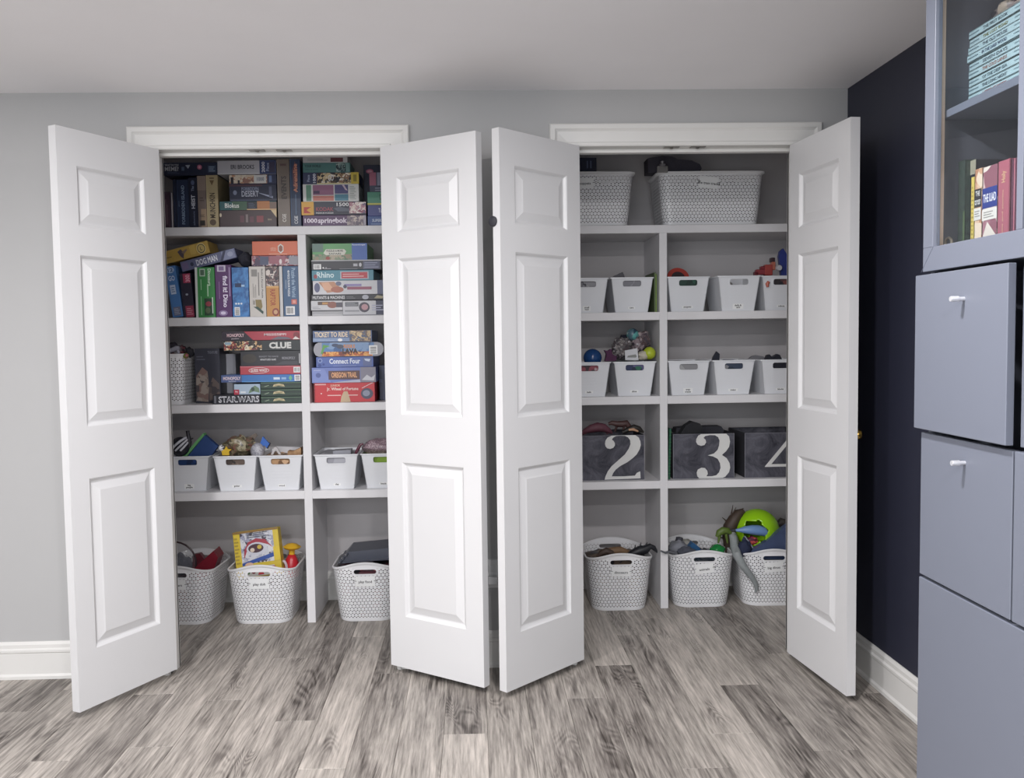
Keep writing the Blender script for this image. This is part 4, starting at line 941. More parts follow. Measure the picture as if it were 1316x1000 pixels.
# ------------------------------------------------------------------ chalkboard number boxes
def chalk():
    m = bpy.data.materials.new('chalkboard_cloth'); m.use_nodes = True
    nt = m.node_tree; N = nt.nodes; L = nt.links; b = N['Principled BSDF']
    tc = N.new('ShaderNodeTexCoord'); nz = N.new('ShaderNodeTexNoise'); nz.inputs['Scale'].default_value = 9; nz.inputs['Detail'].default_value = 8; nz.inputs['Roughness'].default_value = .7; nz.inputs['Distortion'].default_value = 1.0
    L.new(tc.outputs['Object'], nz.inputs['Vector']); cr = N.new('ShaderNodeValToRGB'); e = cr.color_ramp.elements
    e[0].position = .36; e[0].color = lin('#2f2f39'); e[1].position = .72; e[1].color = lin('#6a6a74')
    L.new(nz.outputs['Fac'], cr.inputs['Fac']); L.new(cr.outputs['Color'], b.inputs['Base Color']); b.inputs['Roughness'].default_value = .8
    return m
m_chalk = chalk(); m_chalkin = mat('#23232b', .9, var=.1, name='black_lining'); m_num = mat('#d3d3d1', .7, var=.04, scale=40, name='chalk_white')
NUM = {
 '2': (80, 1015, 240, 940, [(412, 930), (425, 880), (460, 800), (520, 720), (620, 630), (720, 540), (780, 450), (805, 380), (800, 320), (770, 275), (720, 250), (650, 246), (590, 250), (545, 275), (525, 305), (550, 325), (570, 360), (570, 400), (545, 435), (500, 450), (455, 440), (430, 410), (422, 370), (430, 320), (460, 272), (520, 246), (600, 242), (700, 242), (800, 242), (880, 242), (930, 280), (955, 340), (960, 400), (945, 460), (900, 540), (840, 600), (760, 660), (650, 720), (580, 775), (540, 830), (520, 880), (700, 882), (870, 875), (900, 830), (950, 810), (955, 920)]),
 '3': (90, 735, 150, 645, [(455, 390), (520, 370), (560, 330), (575, 280), (580, 230), (565, 190), (530, 168), (480, 165), (430, 175), (410, 195), (432, 215), (438, 245), (420, 275), (385, 283), (350, 270), (333, 240), (335, 205), (355, 170), (385, 153), (650, 153), (680, 185), (690, 240), (680, 300), (650, 345), (605, 388), (655, 425), (685, 480), (692, 530), (680, 580), (640, 630), (610, 642), (365, 642), (345, 620), (338, 580), (350, 545), (390, 525), (425, 530), (450, 560), (455, 595), (440, 622), (500, 622), (545, 612), (575, 580), (590, 530), (585, 480), (560, 430), (510, 402)]),
 '4': (838, 1483, 155, 652, [(1050, 535), (1052, 527), (1345, 158), (1400, 158), (1400, 505), (1450, 505), (1450, 535), (1400, 535), (1400, 648), (1330, 648), (1330, 535)]),
}
HOL4 = [(1118, 505), (1330, 505), (1330, 238)]
NL = {'2': 'dark chalkboard-look box marked 2, with brown toy reptiles on top', '3': 'dark chalkboard-look box marked 3, beside a green notebook', '4': 'dark chalkboard-look box marked 4, running behind the open door'}
def numbox(d, xl, xr, zt, Y, rz=0.0, depth=.28):
    x0, x1 = bx(xl, D_ + .1, Y), bx(xr, D_ + .1, Y); w = x1 - x0; h = zt
    t = thing('fabric_box', NL[d], 'storage box', ((x0 + x1) / 2, Y, D_ + .0005), (0, 0, rz), 'chalkboard number boxes')
    T = .006; b = MB()
    b.box((-w / 2, 0, 0), (w / 2, T, h), m_chalk, .001); b.box((-w / 2, depth - T, 0), (w / 2, depth, h), m_chalk, .001)
    b.box((-w / 2, T, 0), (-w / 2 + T, depth - T, h), m_chalkin); b.box((w / 2 - T, T, 0), (w / 2, depth - T, h), m_chalkin)
    b.box((-w / 2 + T, T, 0), (w / 2 - T, depth - T, .005), m_chalkin)
    b.build('box_body', t)
    a, c, tp, bt, pts = NUM[d]
    def cv(q): return ((q[0] - a) / (c - a) * w - w / 2, (bt - q[1]) / (bt - tp) * h)
    pp = [cv(q) for q in pts]; hs = [[cv(q) for q in HOL4]] if d == '4' else []
    MB().prism(pp, .0012, m_num, hs, M=facing(0, 0, 0)).build('numeral', t)
    e = MB(); ml = mat('#7d7d85', .8, name='worn_edge')
    e.prism([(-w / 2, 0), (w / 2, 0), (w / 2, h), (-w / 2, h)], .0006, ml, [[(-w / 2 + .0022, .0012), (w / 2 - .0022, .0012), (w / 2 - .0022, h - .0016), (-w / 2 + .0022, h - .0016)]], M=facing(0, 0, 0))
    e.build('edge_piping', t)
    return x0, x1, Y
N2 = numbox('2', 748.5, 828.2, .218, SHF[1] + .045)
N3 = numbox('3', 865.0, 943.6, .218, SHF[1] + .045)
N4 = numbox('4', 957.2, 1035.5, .218, SHF[1] + .040)
# ------------------------------------------------------------------ grey wall cabinet on the right
XC = 2.31                      # plane of the cabinet doors
m_cab = mat('#6f7481', .45, var=.02, scale=5, name='blue_grey_lacquer')
m_cabin = mat('#4c4d55', .6, var=.05, name='dark_interior')
m_chrome = mat('#d4d5da', .3, .5, name='brushed_steel')
def yz(x, y, X=XC):
    q = at(x, y, X=X); return q.y, q.z
YA = yz(1184, 500)[0]         # end of the cabinet by the closets
YE = -2.62
z_rail, _ = yz(1183, 352)[1], 0
zA = yz(1183, 355)[1]; zB = yz(1183, 550)[1]; zC = yz(1185, 741)[1]
cb = thing('wall_cabinet', 'tall blue-grey cabinet with glass upper doors along the navy wall', 'cabinet', (XR, (YA + YE) / 2, 0))
ox, oy = XR, (YA + YE) / 2
def CB(a, b_): return (min(a[0], b_[0]) - ox, min(a[1], b_[1]) - oy, min(a[2], b_[2])), (max(a[0], b_[0]) - ox, max(a[1], b_[1]) - oy, max(a[2], b_[2]))
def cpart(name, a, b_, m, bev=.001, parent=None):
    q = CB(a, b_); return MB().box(q[0], q[1], m, bev).build(name, parent or cb)
XF = XC + .019                 # carcass front
ZT = 2.20
TS = .018
zS = 1.46
bb = .021                      # clears the baseboard
cpart('side_panel', (XF, YA, 0), (XR - bb, YA - TS, zS), m_cab); cpart('side_panel', (XF, YE, 0), (XR - bb, YE + TS, zS), m_cab)
cpart('back_panel', (XR - bb - .006, YA - TS, 0.01), (XR - bb, YE + TS, zS), m_cabin, 0)
cpart('bottom_panel', (XF, YA - TS, .004), (XR - bb, YE + TS, .02), m_cab); cpart('middle_panel', (XF, YA, zS), (XR - .002, YE, zS + .018), m_cab)
# upper glass-fronted part
m_pale = mat('#d2b7a0', .5, name='raw_panel_edge')
cpart('side_panel', (XF, YA, zS + .018), (XR - .002, YA - TS, ZT), m_cabin); cpart('side_panel', (XF, YE, zS + .018), (XR - .002, YE + TS, ZT), m_cabin)
ye0, ye1 = at(1202.6, 200, X=XF).y, at(1207.2, 200, X=XF).y
cpart('panel_edge', (XF - .0008, ye0, zS + .018), (XF + .012, ye1, ZT), m_pale, 0)
cpart('back_panel', (XR - .008, YA - TS, zS + .018), (XR - .002, YE + TS, ZT), m_cabin, 0)
cpart('top_panel', (XF, YA, ZT), (XR - .002, YE, ZT + .018), m_cab)
zsh = at(1207, 146, X=XF + .014).z
cpart('shelf', (XF + .014, YA - TS, zsh - .018), (XR - .008, YE + TS, zsh), m_cab)
# lower doors and drawers
yD = yz(1306, 338)[0]; yD2 = yz(1298, 797)[0]
def front(name, y0, y1, z0, z1, dx=0.0, knob=None):
    d = cpart(name, (XC - dx, y0, z0), (XC + .0175 - dx, y1, z1), m_cab, .0012)
    if knob:
        kx, ky = knob; q = at(kx, ky, X=XC - dx); M = Matrix.Translation((XC - dx - ox, q.y - oy, q.z)) @ Matrix.Rotation(-math.pi / 2, 4, 'Y')
        MB().lathe([(0, 0), (.0045, 0), (.0045, .012), (.0062, .013), (.0062, .029), (.0056, .0305), (0, .0305)], m_chrome, 16, M).build('knob', d, smooth=40)
    return d
front('door', YA + .003, yD, zB + .001, zA, .016, (1239, 384))
front('door', YA - .002, yD2 + .001, zC + .005, zB - .010, 0, (1240, 595))
front('drawer_front', YA, YE, .05, zC - .003)
front('door', yD2 - .005, YE, zC + .005, zB - .010, 0)
front('door', yD - .030, YE, zB + .001, zA - .002, 0)
cpart('filler_strip', (XC + .004, yD - .018, zB), (XC + .018, yD - .026, zA - .01), m_cab)
cpart('plinth', (XC + .03, YA, 0), (XC + .045, YE, .05), m_cab)
# glass door: mitred frame, one upright bar, panes
yI = yz(1199.5, 250)[0]; zI = at(1200, 317, X=XC).z
yM0 = yz(1308, 150)[0]; yM1 = yM0 - .020
gd = cpart('glass_door_rail', (XC, YA, z_rail + .003), (XC + .0175, YE, zI), m_cab)
cpart('stile', (XC, YA, zI), (XC + .0175, yI, ZT + .014), m_cab, .001, gd); cpart('stile', (XC, YE, zI), (XC + .0175, YE + .045, ZT + .014), m_cab, .001, gd)
cpart('rail', (XC, yI, ZT - .04), (XC + .0175, YE + .045, ZT + .014), m_cab, .001, gd)
cpart('glazing_bar', (XC, yM0, zI), (XC + .0175, yM1, ZT - .04), m_cab, .001, gd)
mj = P('#5f6374')
q0, q1 = at(1184, 350, X=XC), at(1199.5, 317, X=XC)
MB().tube([(XC - .0002 - ox, q0.y - oy, q0.z), (XC - .0002 - ox, q1.y - oy, q1.z)], .0006, mj, 4).build('mitre_joint', gd)
gm = bpy.data.materials.new('clear_glass'); gm.use_nodes = True; nt = gm.node_tree
tr = nt.nodes.new('ShaderNodeBsdfTransparent'); gl = nt.nodes.new('ShaderNodeBsdfGlossy'); gl.inputs['Roughness'].default_value = .02
fw = nt.nodes.new('ShaderNodeLayerWeight'); fp = nt.nodes.new('ShaderNodeMath'); fp.operation = 'POWER'; fp.inputs[1].default_value = 4.0; nt.links.new(fw.outputs['Facing'], fp.inputs[0]); fz = nt.nodes.new('ShaderNodeMath'); fz.operation = 'MULTIPLY_ADD'; fz.inputs[1].default_value = .5; fz.inputs[2].default_value = .03; nt.links.new(fp.outputs[0], fz.inputs[0]); ms = nt.nodes.new('ShaderNodeMixShader')
tr.inputs['Color'].default_value = (.93, .95, .96, 1)
nt.links.new(fz.outputs[0], ms.inputs[0]); nt.links.new(tr.outputs[0], ms.inputs[1]); nt.links.new(gl.outputs[0], ms.inputs[2]); nt.links.new(ms.outputs[0], nt.nodes['Material Output'].inputs['Surface'])
cpart('glass_pane', (XC + .008, yI - .0005, zI + .0005), (XC + .011, yM0 + .0005, ZT - .0405), gm, 0, gd)
cpart('glass_pane', (XC + .008, yM1 - .0005, zI + .0005), (XC + .011, YE + .0455, ZT - .0405), gm, 0, gd)

# ------------------------------------------------------------------ books in the cabinet
zf0 = zS + .0184
XB = XF + .055
def bookY(x, y, X): return at(x, y, X=X).y
def book(label, y0, y1, z0, h, depth, cover, items, X=XB, lean=0.0, group=None, flat=False):
    """upright book, spine towards the room (-X); y0 > y1"""
    w = abs(y0 - y1); c = P(cover) if isinstance(cover, str) else cover; t = .0022
    # local: x = depth (0 at the spine), y across, z up
    mb = MB().box((0, -w / 2, 0), (t, w / 2, h), c, .0006).box((0, w / 2 - t, 0), (depth, w / 2, h), c, .0006).box((0, -w / 2, 0), (depth, -w / 2 + t, h), c, .0006)
    o = mb.build('book', None, (X, (y0 + y1) / 2, z0), (lean, 0, 0)); tag(o, label, 'book', group)
    MB().box((t, -w / 2 + t, .003), (depth - .004, w / 2 - t, h - .004), mat('#d8d3c8', .9, name='book_pages')).build('pages', o)
    if items:
        g = MB(); facegfx(g, w, h, items)
        # print plane faces -Y; turn it to face -X
        g.v = [(v[1], -v[0], v[2]) for v in g.v]
        g.build('cover_print', o)
    return o
# upright row on the cabinet floor; columns read from the spines
cols = [(1229.5, 1240), (1240, 1247), (1247.3, 1252), (1252.2, 1262), (1262.4, 1281.5), (1281.8, 1298), (1298.2, 1308), (1308.4, 1318)]
yb = [(bookY(a, 280, XB), bookY(b_, 280, XB)) for a, b_ in cols]
def bz(x, y): return at(x, y, X=XB).z
book('tall black-green marbled book at the end of the cabinet row', yb[0][0], yb[0][1] + .0004, zf0, bz(1235, 207) - zf0, .2, art(('#2b302e', '#3c4a42', '#1f2322'), 50, kind='noise'), [('r', .8, 0, 1, .5, '#56694a')])
book('dark book with pale mottled head standing beside the marbled one', yb[1][0], yb[1][1] + .0004, zf0, bz(1244, 206) - zf0, .2, '#2a2a30', [('r', 0, .86, 1, 1, '#9a9684'), ('r', .4, .1, .7, .8, '#4a3c42')], X=XB + .012)
book('thin yellow book standing in the cabinet row', yb[2][0], yb[2][1] + .0004, zf0, bz(1249, 228) - zf0, .17, '#d3be62', [('lines', .3, .1, .8, .9, 16, '#a8934a')])
book('book in beige and charcoal bands reading THE ODYSSEY', yb[3][0], yb[3][1] + .0004, zf0, bz(1257, 217) - zf0, .2, art(('#c99d80', '#d8b89c', '#b58468', '#e0cdb8'), 26), [('r', 0, .58, .92, .78, '#35353b'), ('t', 'THE', .46, .73, .55, .055, '#d8d8d6'), ('t', 'ODYSSEY', .46, .635, .8, .055, '#d8d8d6'), ('r', 0, .44, .92, .57, '#d9d6d0'), ('lines', .1, .47, .8, .55, 3, '#8d8a86'), ('r', 0, 0, .92, .16, '#35353b'), ('t', 'HOMER', .5, .08, .12, .2, '#d8d8d6', 90)])
book('book in white and royal blue bands reading THE ILIAD', yb[4][0], yb[4][1] + .0004, zf0, bz(1272, 213) - zf0, .2, art(('#a3747e', '#cdb3ae', '#8d5c68', '#ded2c8'), 18), [('r', 0, .55, 1, .77, '#2c3c84'), ('t', 'THE ILIAD', .5, .66, .86, .09, '#e4e4e8'), ('r', 0, .42, 1, .54, '#dcd8d0'), ('lines', .12, .44, .8, .52, 3, '#8d8a86'), ('r', 0, 0, 1, .16, '#2c3c84'), ('t', 'HOMER', .55, .08, .13, .16, '#d8d8e2', 90), ('p', [(0, .2), (.4, .4), (1, .24), (1, .18)], '#d8cfc4')])
book('rose-pink cloth book with gilt spine lettering', yb[5][0], yb[5][1] + .0004, zf0, bz(1290, 206) - zf0, .2, '#a8606e', [('t', 'Holy', .5, .83, .12, .4, '#d8b48c', 90), ('t', 'poems and stories', .45, .42, .55, .16, '#cfa68c', 90), ('r', .9, 0, 1, 1, '#8a4a58')])
book('dark plum book with a pink stripe beside the rose-pink one', yb[6][0], yb[6][1] + .0004, zf0, bz(1302, 204) - zf0, .2, '#5a3444', [('r', .45, 0, .6, 1, '#b5707e')])
book('plain plum book at the glazing bar of the cabinet', yb[7][0], yb[7][1] + .0004, zf0, bz(1312, 202) - zf0, .2, '#4d3040', [])
# lying stack of pale blue books on the upper shelf, spines to the room
zst = zsh + .0004
XS = XF + .075
ys0, ys1 = at(1240.5, 118, X=XS).y, at(1308.5, 90, X=XS).y - .02
zt_ = at(1309, 2, X=XS).z
n = 10; hb = (zt_ - zst) / n
titles = ('THE LAST BOOK', 'A SERIES OF WORDS', 'THE LONG NIGHT', 'OF THE DEEP SEA', 'THE COLD LANDS', 'SEVEN DAYS', 'IN THE DARK WOOD', 'THE OLD HOUSE', 'THE LOST ROAD', 'THE FIRST BOOK')
tc_ = ('#7d6060', '#8a4a50', '#54606a', '#586a72', '#946a60', '#54606a', '#4a5a72', '#54606a', '#7a7a54', '#4c5c64')
ordn = ('lowest', 'second', 'third', 'fourth', 'fifth', 'sixth', 'seventh', 'eighth', 'ninth', 'topmost')
rb = random.Random(5)
for q in range(n):
    w = ys0 - ys1; j = rb.uniform(-.003, .003); c = P('#a9c3c9'); d = .15
    o = MB().box((0, -w / 2, 0), (.0022, w / 2, hb - .0005), c, .0005).box((0, -w / 2, 0), (d, w / 2, .0018), c).box((0, -w / 2, hb - .0023), (d, w / 2, hb - .0005), c).build('book', None, (XS + j, (ys0 + ys1) / 2 + j, zst + q * hb))
    tag(o, 'pale blue book, %s of the ten stacked flat on the upper cabinet shelf' % ordn[q], 'book', 'pale blue books stacked in the cabinet')
    MB().box((.0022, -w / 2 + .003, .0018), (d - .003, w / 2 - .003, hb - .0023), mat('#d8d3c8', .9, name='book_pages')).build('pages', o)
    g = MB(); hh = hb - .0005
    facegfx(g, w, hh, [('lines', .06, .35, .24, .75, 1, '#6a7f88'), ('t', titles[q], .52, .5, .42, .42, tc_[q]), ('lines', .84, .4, .93, .7, 1, '#7d949c'), ('r', 0, 0, 1, .07, '#48585c')])
    g.v = [(v[1], -v[0], v[2]) for v in g.v]; g.build('cover_print', o)
# a patterned soft thing lying on the stack
g = MB(); g.ball((0, 0, .022), (.045, .055, .022), art(('#5a4048', '#8a7d7a', '#34343c', '#a89a8c'), 60), 16, 9, wob=.3, seed=9)
tag(g.build('cloth_bundle', None, (XS + .06, ys0 - .1, zt_ + .001), smooth=60), 'mottled dark cloth bundle lying on the stacked pale blue books', 'cloth')
# small dark metal ornament on the cabinet floor
t = thing('metal_ornament', 'small pewter ornament with a ring on the cabinet floor', 'ornament', (XF + .006, at(1216, 300, X=XF + .006).y, zf0))
mp = mat('#8d867a', .4, .8, name='pewter')
MB().box((0, -.024, .0), (.02, .024, .038), mp, .002).build('ornament_base', t)
MB().tube([(.01, .008 + .014 * math.cos(a * math.pi / 8), .044 + .014 * math.sin(a * math.pi / 8)) for a in range(-1, 10)], .003, mp, 6).build('ring', t, smooth=60)
MB().tube([(-.003, -.012 + .007 * math.cos(a * math.pi / 5), .026 + .006 * math.sin(a * math.pi / 5)) for a in range(11)], .0018, mp, 6).build('wheel', t, smooth=60)
# ------------------------------------------------------------------ what is in the bins and baskets, plus added dark basket fill
PXM = 1 / F_PX
def V(x, y, Y): return at(x, y, Y=Y)
def pm(n, Y): return n * (Y - CAM.y) / F_PX          # pixels to metres at depth Y
def shiny(c, r=.25): return mat(c, r, var=.05, scale=20, name='toy_plastic')
def soft(c, r=.85, v=.2): return mat(c, r, var=v, scale=40, bump=.2, name='toy_cloth')
def heap_ring(fr, zb, zt, ring_at, m, label, name, loc, rz=0.0, amp=.02, seed=0):
    """lumpy fill: ring_at(t) gives (x, y) points of the wall at height t"""
    rows = 5; vs = []; R0 = ring_at(0); n = len(R0)
    for q in range(rows + 1):
        z = zb + (zt - zb) * q / rows; vs += [(x * fr, y * fr, z) for x, y in ring_at(z)]
    fs = [(q * n + i, q * n + (i + 1) % n, (q + 1) * n + (i + 1) % n, (q + 1) * n + i) for q in range(rows) for i in range(n)]
    prev = rows * n; top = ring_at(zt)
    for k in range(1, 5):
        f = fr * (1 - k / 5); o = len(vs)
        for i, (x, y) in enumerate(top):
            dz = amp * noise.noise(Vector((x * f * 28 + seed * 7, y * f * 28, seed)))
            vs.append((x * f, y * f, zt + dz + amp * .4))
        fs += [(prev + i, prev + (i + 1) % n, o + (i + 1) % n, o + i) for i in range(n)]; prev = o
    vs.append((0, 0, zt + amp * .5)); fs += [(prev + i, prev + (i + 1) % n, len(vs) - 1) for i in range(n)]
    fs.append(tuple(reversed(range(n))))
    o = MB().add(vs, fs, m).build(name, None, loc, (0, 0, rz), smooth=50)
    tag(o, label, 'toys'); o['kind'] = 'stuff'
    return o
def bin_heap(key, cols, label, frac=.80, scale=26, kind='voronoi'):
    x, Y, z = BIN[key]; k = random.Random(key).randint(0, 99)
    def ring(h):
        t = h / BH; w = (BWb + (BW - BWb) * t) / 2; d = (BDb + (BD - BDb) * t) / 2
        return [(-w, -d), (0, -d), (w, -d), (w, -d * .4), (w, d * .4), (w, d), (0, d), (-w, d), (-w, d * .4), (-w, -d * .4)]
    heap_ring(.93, .0045, BH * frac, ring, art(cols, scale, .45, kind), label, 'toy_or_dark_fill', (x, Y + BD / 2, z + .0006), 0, .012, k)
bin_heap('d1', ('#1f3a68', '#26457c', '#182c50'), 'heap of dark blue pieces inside the bin with the blue cardboard', .93)
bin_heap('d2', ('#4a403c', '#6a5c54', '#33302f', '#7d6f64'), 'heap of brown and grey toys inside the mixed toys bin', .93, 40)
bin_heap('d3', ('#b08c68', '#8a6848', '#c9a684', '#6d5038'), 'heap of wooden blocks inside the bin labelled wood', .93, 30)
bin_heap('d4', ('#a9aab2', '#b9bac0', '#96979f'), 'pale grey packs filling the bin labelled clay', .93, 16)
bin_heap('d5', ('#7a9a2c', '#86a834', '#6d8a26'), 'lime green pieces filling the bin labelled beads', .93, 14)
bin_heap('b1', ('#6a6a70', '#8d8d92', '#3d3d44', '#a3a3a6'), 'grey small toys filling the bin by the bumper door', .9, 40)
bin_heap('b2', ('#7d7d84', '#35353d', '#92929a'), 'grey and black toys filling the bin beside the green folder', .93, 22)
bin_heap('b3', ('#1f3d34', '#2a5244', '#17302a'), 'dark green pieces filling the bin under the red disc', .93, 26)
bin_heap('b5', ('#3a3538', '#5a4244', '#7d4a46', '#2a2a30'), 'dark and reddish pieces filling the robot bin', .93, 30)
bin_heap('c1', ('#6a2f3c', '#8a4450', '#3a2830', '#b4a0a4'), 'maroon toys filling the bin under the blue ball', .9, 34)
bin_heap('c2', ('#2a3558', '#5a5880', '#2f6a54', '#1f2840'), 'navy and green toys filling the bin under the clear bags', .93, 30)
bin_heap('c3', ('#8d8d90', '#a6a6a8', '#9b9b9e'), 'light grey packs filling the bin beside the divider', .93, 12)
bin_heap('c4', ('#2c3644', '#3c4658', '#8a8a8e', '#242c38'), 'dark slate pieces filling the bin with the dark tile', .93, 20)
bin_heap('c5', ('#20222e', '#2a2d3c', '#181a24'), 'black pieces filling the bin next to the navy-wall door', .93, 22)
def kb_heap(K, c, rz, cols, label, frac, scale=30, amp=.025):  # dark mass added inside a basket so its perforations read dark
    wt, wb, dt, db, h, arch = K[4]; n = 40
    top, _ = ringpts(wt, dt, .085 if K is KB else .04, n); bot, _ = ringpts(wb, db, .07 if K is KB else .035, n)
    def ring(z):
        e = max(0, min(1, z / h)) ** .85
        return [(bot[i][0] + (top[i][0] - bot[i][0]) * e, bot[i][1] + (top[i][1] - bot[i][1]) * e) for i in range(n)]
    heap_ring(.965, .0068, h * frac, ring, art(cols, scale, .5), label, 'toy_or_dark_fill', (c[0], c[1], c[2]), rz, amp, int(c[0] * 31))
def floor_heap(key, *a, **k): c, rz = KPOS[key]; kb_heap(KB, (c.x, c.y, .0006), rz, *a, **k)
floor_heap('k1', ('#4a3c40', '#5c5860', '#3a3238', '#6a3a40'), 'added heap of dark toys inside the basket with the red plastic box', .62)
floor_heap('k2', ('#4a4a54', '#5c5a60', '#6a5a50', '#3a3a44'), 'added dark heap of modelling tools inside the play doh basket', .60)
floor_heap('k3', ('#35353c', '#50444a', '#6a4048', '#2c2c32'), 'added dark heap of toy food inside the play food basket', .80)
floor_heap('k4', ('#2a2a30', '#4a4038', '#6a5a4c', '#1f1f26'), 'added dark heap of small dinosaurs inside the dinosaurs basket', .78)
floor_heap('k5', ('#3a4250', '#56606c', '#2c3038', '#6d747c'), 'added dark heap of small animals inside the animals basket', .74)
floor_heap('k6', ('#20242e', '#2f3a34', '#3a3c48', '#171a20'), 'added dark heap of large dinosaurs inside the big dinos basket', .74)
kb_heap(KT, KT1, 0, ('#33343c', '#44444c', '#26272d'), 'added dark fill inside the long basket by the bumper door', .78)
kb_heap(KT, KT2, 0, ('#33343c', '#44444c', '#26272d'), 'added dark fill inside the long basket under the folded bag', .78)
kb_heap(KS, KS1, 0, ('#3c3438', '#54484a', '#2a2830'), 'added dark toy fill inside the slim basket on the games shelf', .86, 30, .012)

# --- simple toy shapes
def blob(name, label, cat, x, y, Y, rx, ry, m, dy=None, wob=.2, seed=1, seg=18):
    p = V(x, y, Y); a = pm(rx, Y); b_ = pm(ry, Y)
    o = MB().ball((0, 0, 0), (a, dy or a, b_), m, seg, 12, wob=wob, seed=seed).build(name, None, p, smooth=60)
    return tag(o, label, cat)
def slab(name, label, cat, pts, Y, m, depth=.012, rx=0.0):
    """flat solid whose outline is read at depth Y, with real thickness"""
    w = [V(x, y, Y) for x, y in pts]; c = sum(w, Vector()) / len(w)
    o = MB().prism([(q.x - c.x, q.z - c.z) for q in w], depth, m, M=Matrix(((1, 0, 0, 0), (0, 0, -1, depth / 2), (0, 1, 0, 0), (0, 0, 0, 1)))).build(name, None, c, (rx, 0, 0))
    return tag(o, label, cat)
def limb(name, label, cat, pts, rad, m, Y, extra=(), flat=1.0, seg=10, ys=None):
    """bent tapering body (tail, neck, arm) through pixels at depth Y"""
    w = [V(p[0], p[1], (Y + (p[2] if len(p) > 2 else 0))) for p in pts]; c = w[0].copy()
    mb = MB().tube([q - c for q in w], [pm(r, Y) for r in rad], m, seg, flat=flat)
    for e in extra:
        we = [V(p[0], p[1], (Y + (p[2] if len(p) > 2 else 0))) for p in e[0]]
        mb.tube([q - c for q in we], [pm(r, Y) for r in e[1]], e[2] if len(e) > 2 else m, 8)
    return tag(mb.build(name, None, c, smooth=60), label, cat)

def child(o, p):
    o.parent = p; o.location = Vector(o.location) - Vector(p.location)
    for k in ('label', 'category', 'group'):
        if k in o.keys(): del o[k]
    return o
# games closet, fourth shelf
Yd = YB1 + .06
cp_ = slab('cardboard_piece', 'dark blue cardboard piece rising from its bin', 'cardboard', [(238, 592), (264.5, 559), (281, 573.5), (268, 592)], Yd, mat('#213f74', .6, name='blue_card'), .03)
child(slab('edge_strip', '', '', [(232.5, 590), (262.5, 556.5), (264.5, 558.8), (236.5, 592)], Yd - .004, mat('#5f9a62', .6, name='green_card'), .04), cp_)
t = thing('toy_helmet', 'black and white ridden toy helmet beside the blue cardboard', 'toy', V(232, 574, Yd - .02))
r_ = pm(12.5, Yd)
MB().ball((0, 0, 0), (r_, r_ * .9, r_), shiny('#23242c'), 18, 12).build('shell', t, smooth=60)
for a, w_ in ((-.5, .12), (.1, .1), (.6, .1)):
    MB().tube([(r_ * 1.0 * math.sin(b * .35 + a), -r_ * .93 * math.cos(b * .35 + a) * math.cos(b * .3), r_ * 1.0 * math.sin(b * .33)) for b in range(-1, 5)], r_ * w_, shiny('#b9bac2'), 6).build('stripe', t, smooth=60)
limb('toy_figure', 'tiny black toy figure above the blue cardboard', 'toy', [(243, 575), (243.5, 568), (242.5, 562), (241.5, 557), (241, 553.5)], [2.2, 3, 2.6, 2.2, 2.4], shiny('#2c2a30'), Yd - .03, (([(243, 566), (248, 563)], [1.2, 1]), ([(243, 566), (238.5, 570)], [1.2, 1], shiny('#b5b0ae'))))
blob('toy_bag', 'crumpled olive see-through bag of small toys in the mixed toys bin', 'toy bag', 309, 574, YB1 + .1, 20, 13, art(('#6d6650', '#8a7f66', '#4f4a40', '#7d5a50', '#9a937c'), 60, .3), .06, .5, 3, 24)
slab('toy_wing', 'brownish toy wing pointing up out of the mixed toys bin', 'toy', [(300, 571), (329, 556.5), (331, 560), (316, 578), (302, 580)], YB1 + .13, shiny('#6a5f56', .4), .008)
t_ = slab('toy_star', 'yellow and orange toy star at the bin edge', 'toy', [(285, 580), (289, 577), (291, 573.5), (293, 577), (298, 577.5), (294.5, 580.5), (295, 585), (286, 585)], YB1 + .035, shiny('#d3b03c'), .01)
blob('toy_bear', 'white and black little animal head at the bin edge', 'toy', 284.5, 576, YB1 + .04, 3.8, 4.2, art(('#d0d0d0', '#2a2a2e', '#c4c4c6'), 70), None, .2, 2)
blob('toy_dome', 'pale grey speckled toy dome in the mixed toys bin', 'toy', 331, 580, YB1 + .06, 9, 11, art(('#a3a3ab', '#b4b4ba', '#8d8d96'), 90), .03, .05, 5)
tb_ = slab('toy_bow', 'bright blue toy bow on top of the mixed toys bin', 'toy', [(334, 571), (338, 561), (342.5, 566), (346.5, 570), (343, 576), (340, 572), (338, 576)], YB1 + .07, shiny('#2f62b4'), .012)
child(slab('bow_edge', '', '', [(343, 567), (348, 570), (344.5, 577), (342, 575)], YB1 + .085, shiny('#1d2547'), .01), tb_)
slab('wooden_block', 'long sand-coloured wooden wedge in the bin labelled wood', 'block', [(371, 588), (371, 579), (377, 579.5), (388, 574.5), (388.5, 588)], YB1 + .05, art(('#a8845e', '#957250', '#b8956e'), 30, .6, 'noise'), .05)
slab('paper_pack', 'white paper pack in the bin labelled wood', 'paper', [(358, 586), (356, 573.5), (389, 574.5), (388, 586)], YB1 + .16, mat('#c4c4c8', .7, name='paper'), .02)
slab('wooden_triangle', 'thin pale triangle frame standing in the bin labelled wood', 'block', [(346, 588), (353, 574.5), (355.5, 574.5), (364, 588), (361, 588), (354.5, 578), (349, 588)], YB1 + .09, mat('#c3c1c2', .6, name='pale_wood'), .008)
slab('pack', 'low grey plastic pack lying in the bin labelled clay', 'pack', [(430, 585), (429, 578.5), (452, 577), (452, 585)], YB1 + .08, mat('#8f9098', .4, name='grey_pack'), .07)
gp_ = blob('glitter_pouch', 'glittery mauve pouch on the bin labelled beads', 'pouch', 491, 574, YB1 + .07, 26, 11, art(('#8d7680', '#6a5560', '#b5a3a8', '#7d6670'), 160, .3), .05, .25, 8, 24)
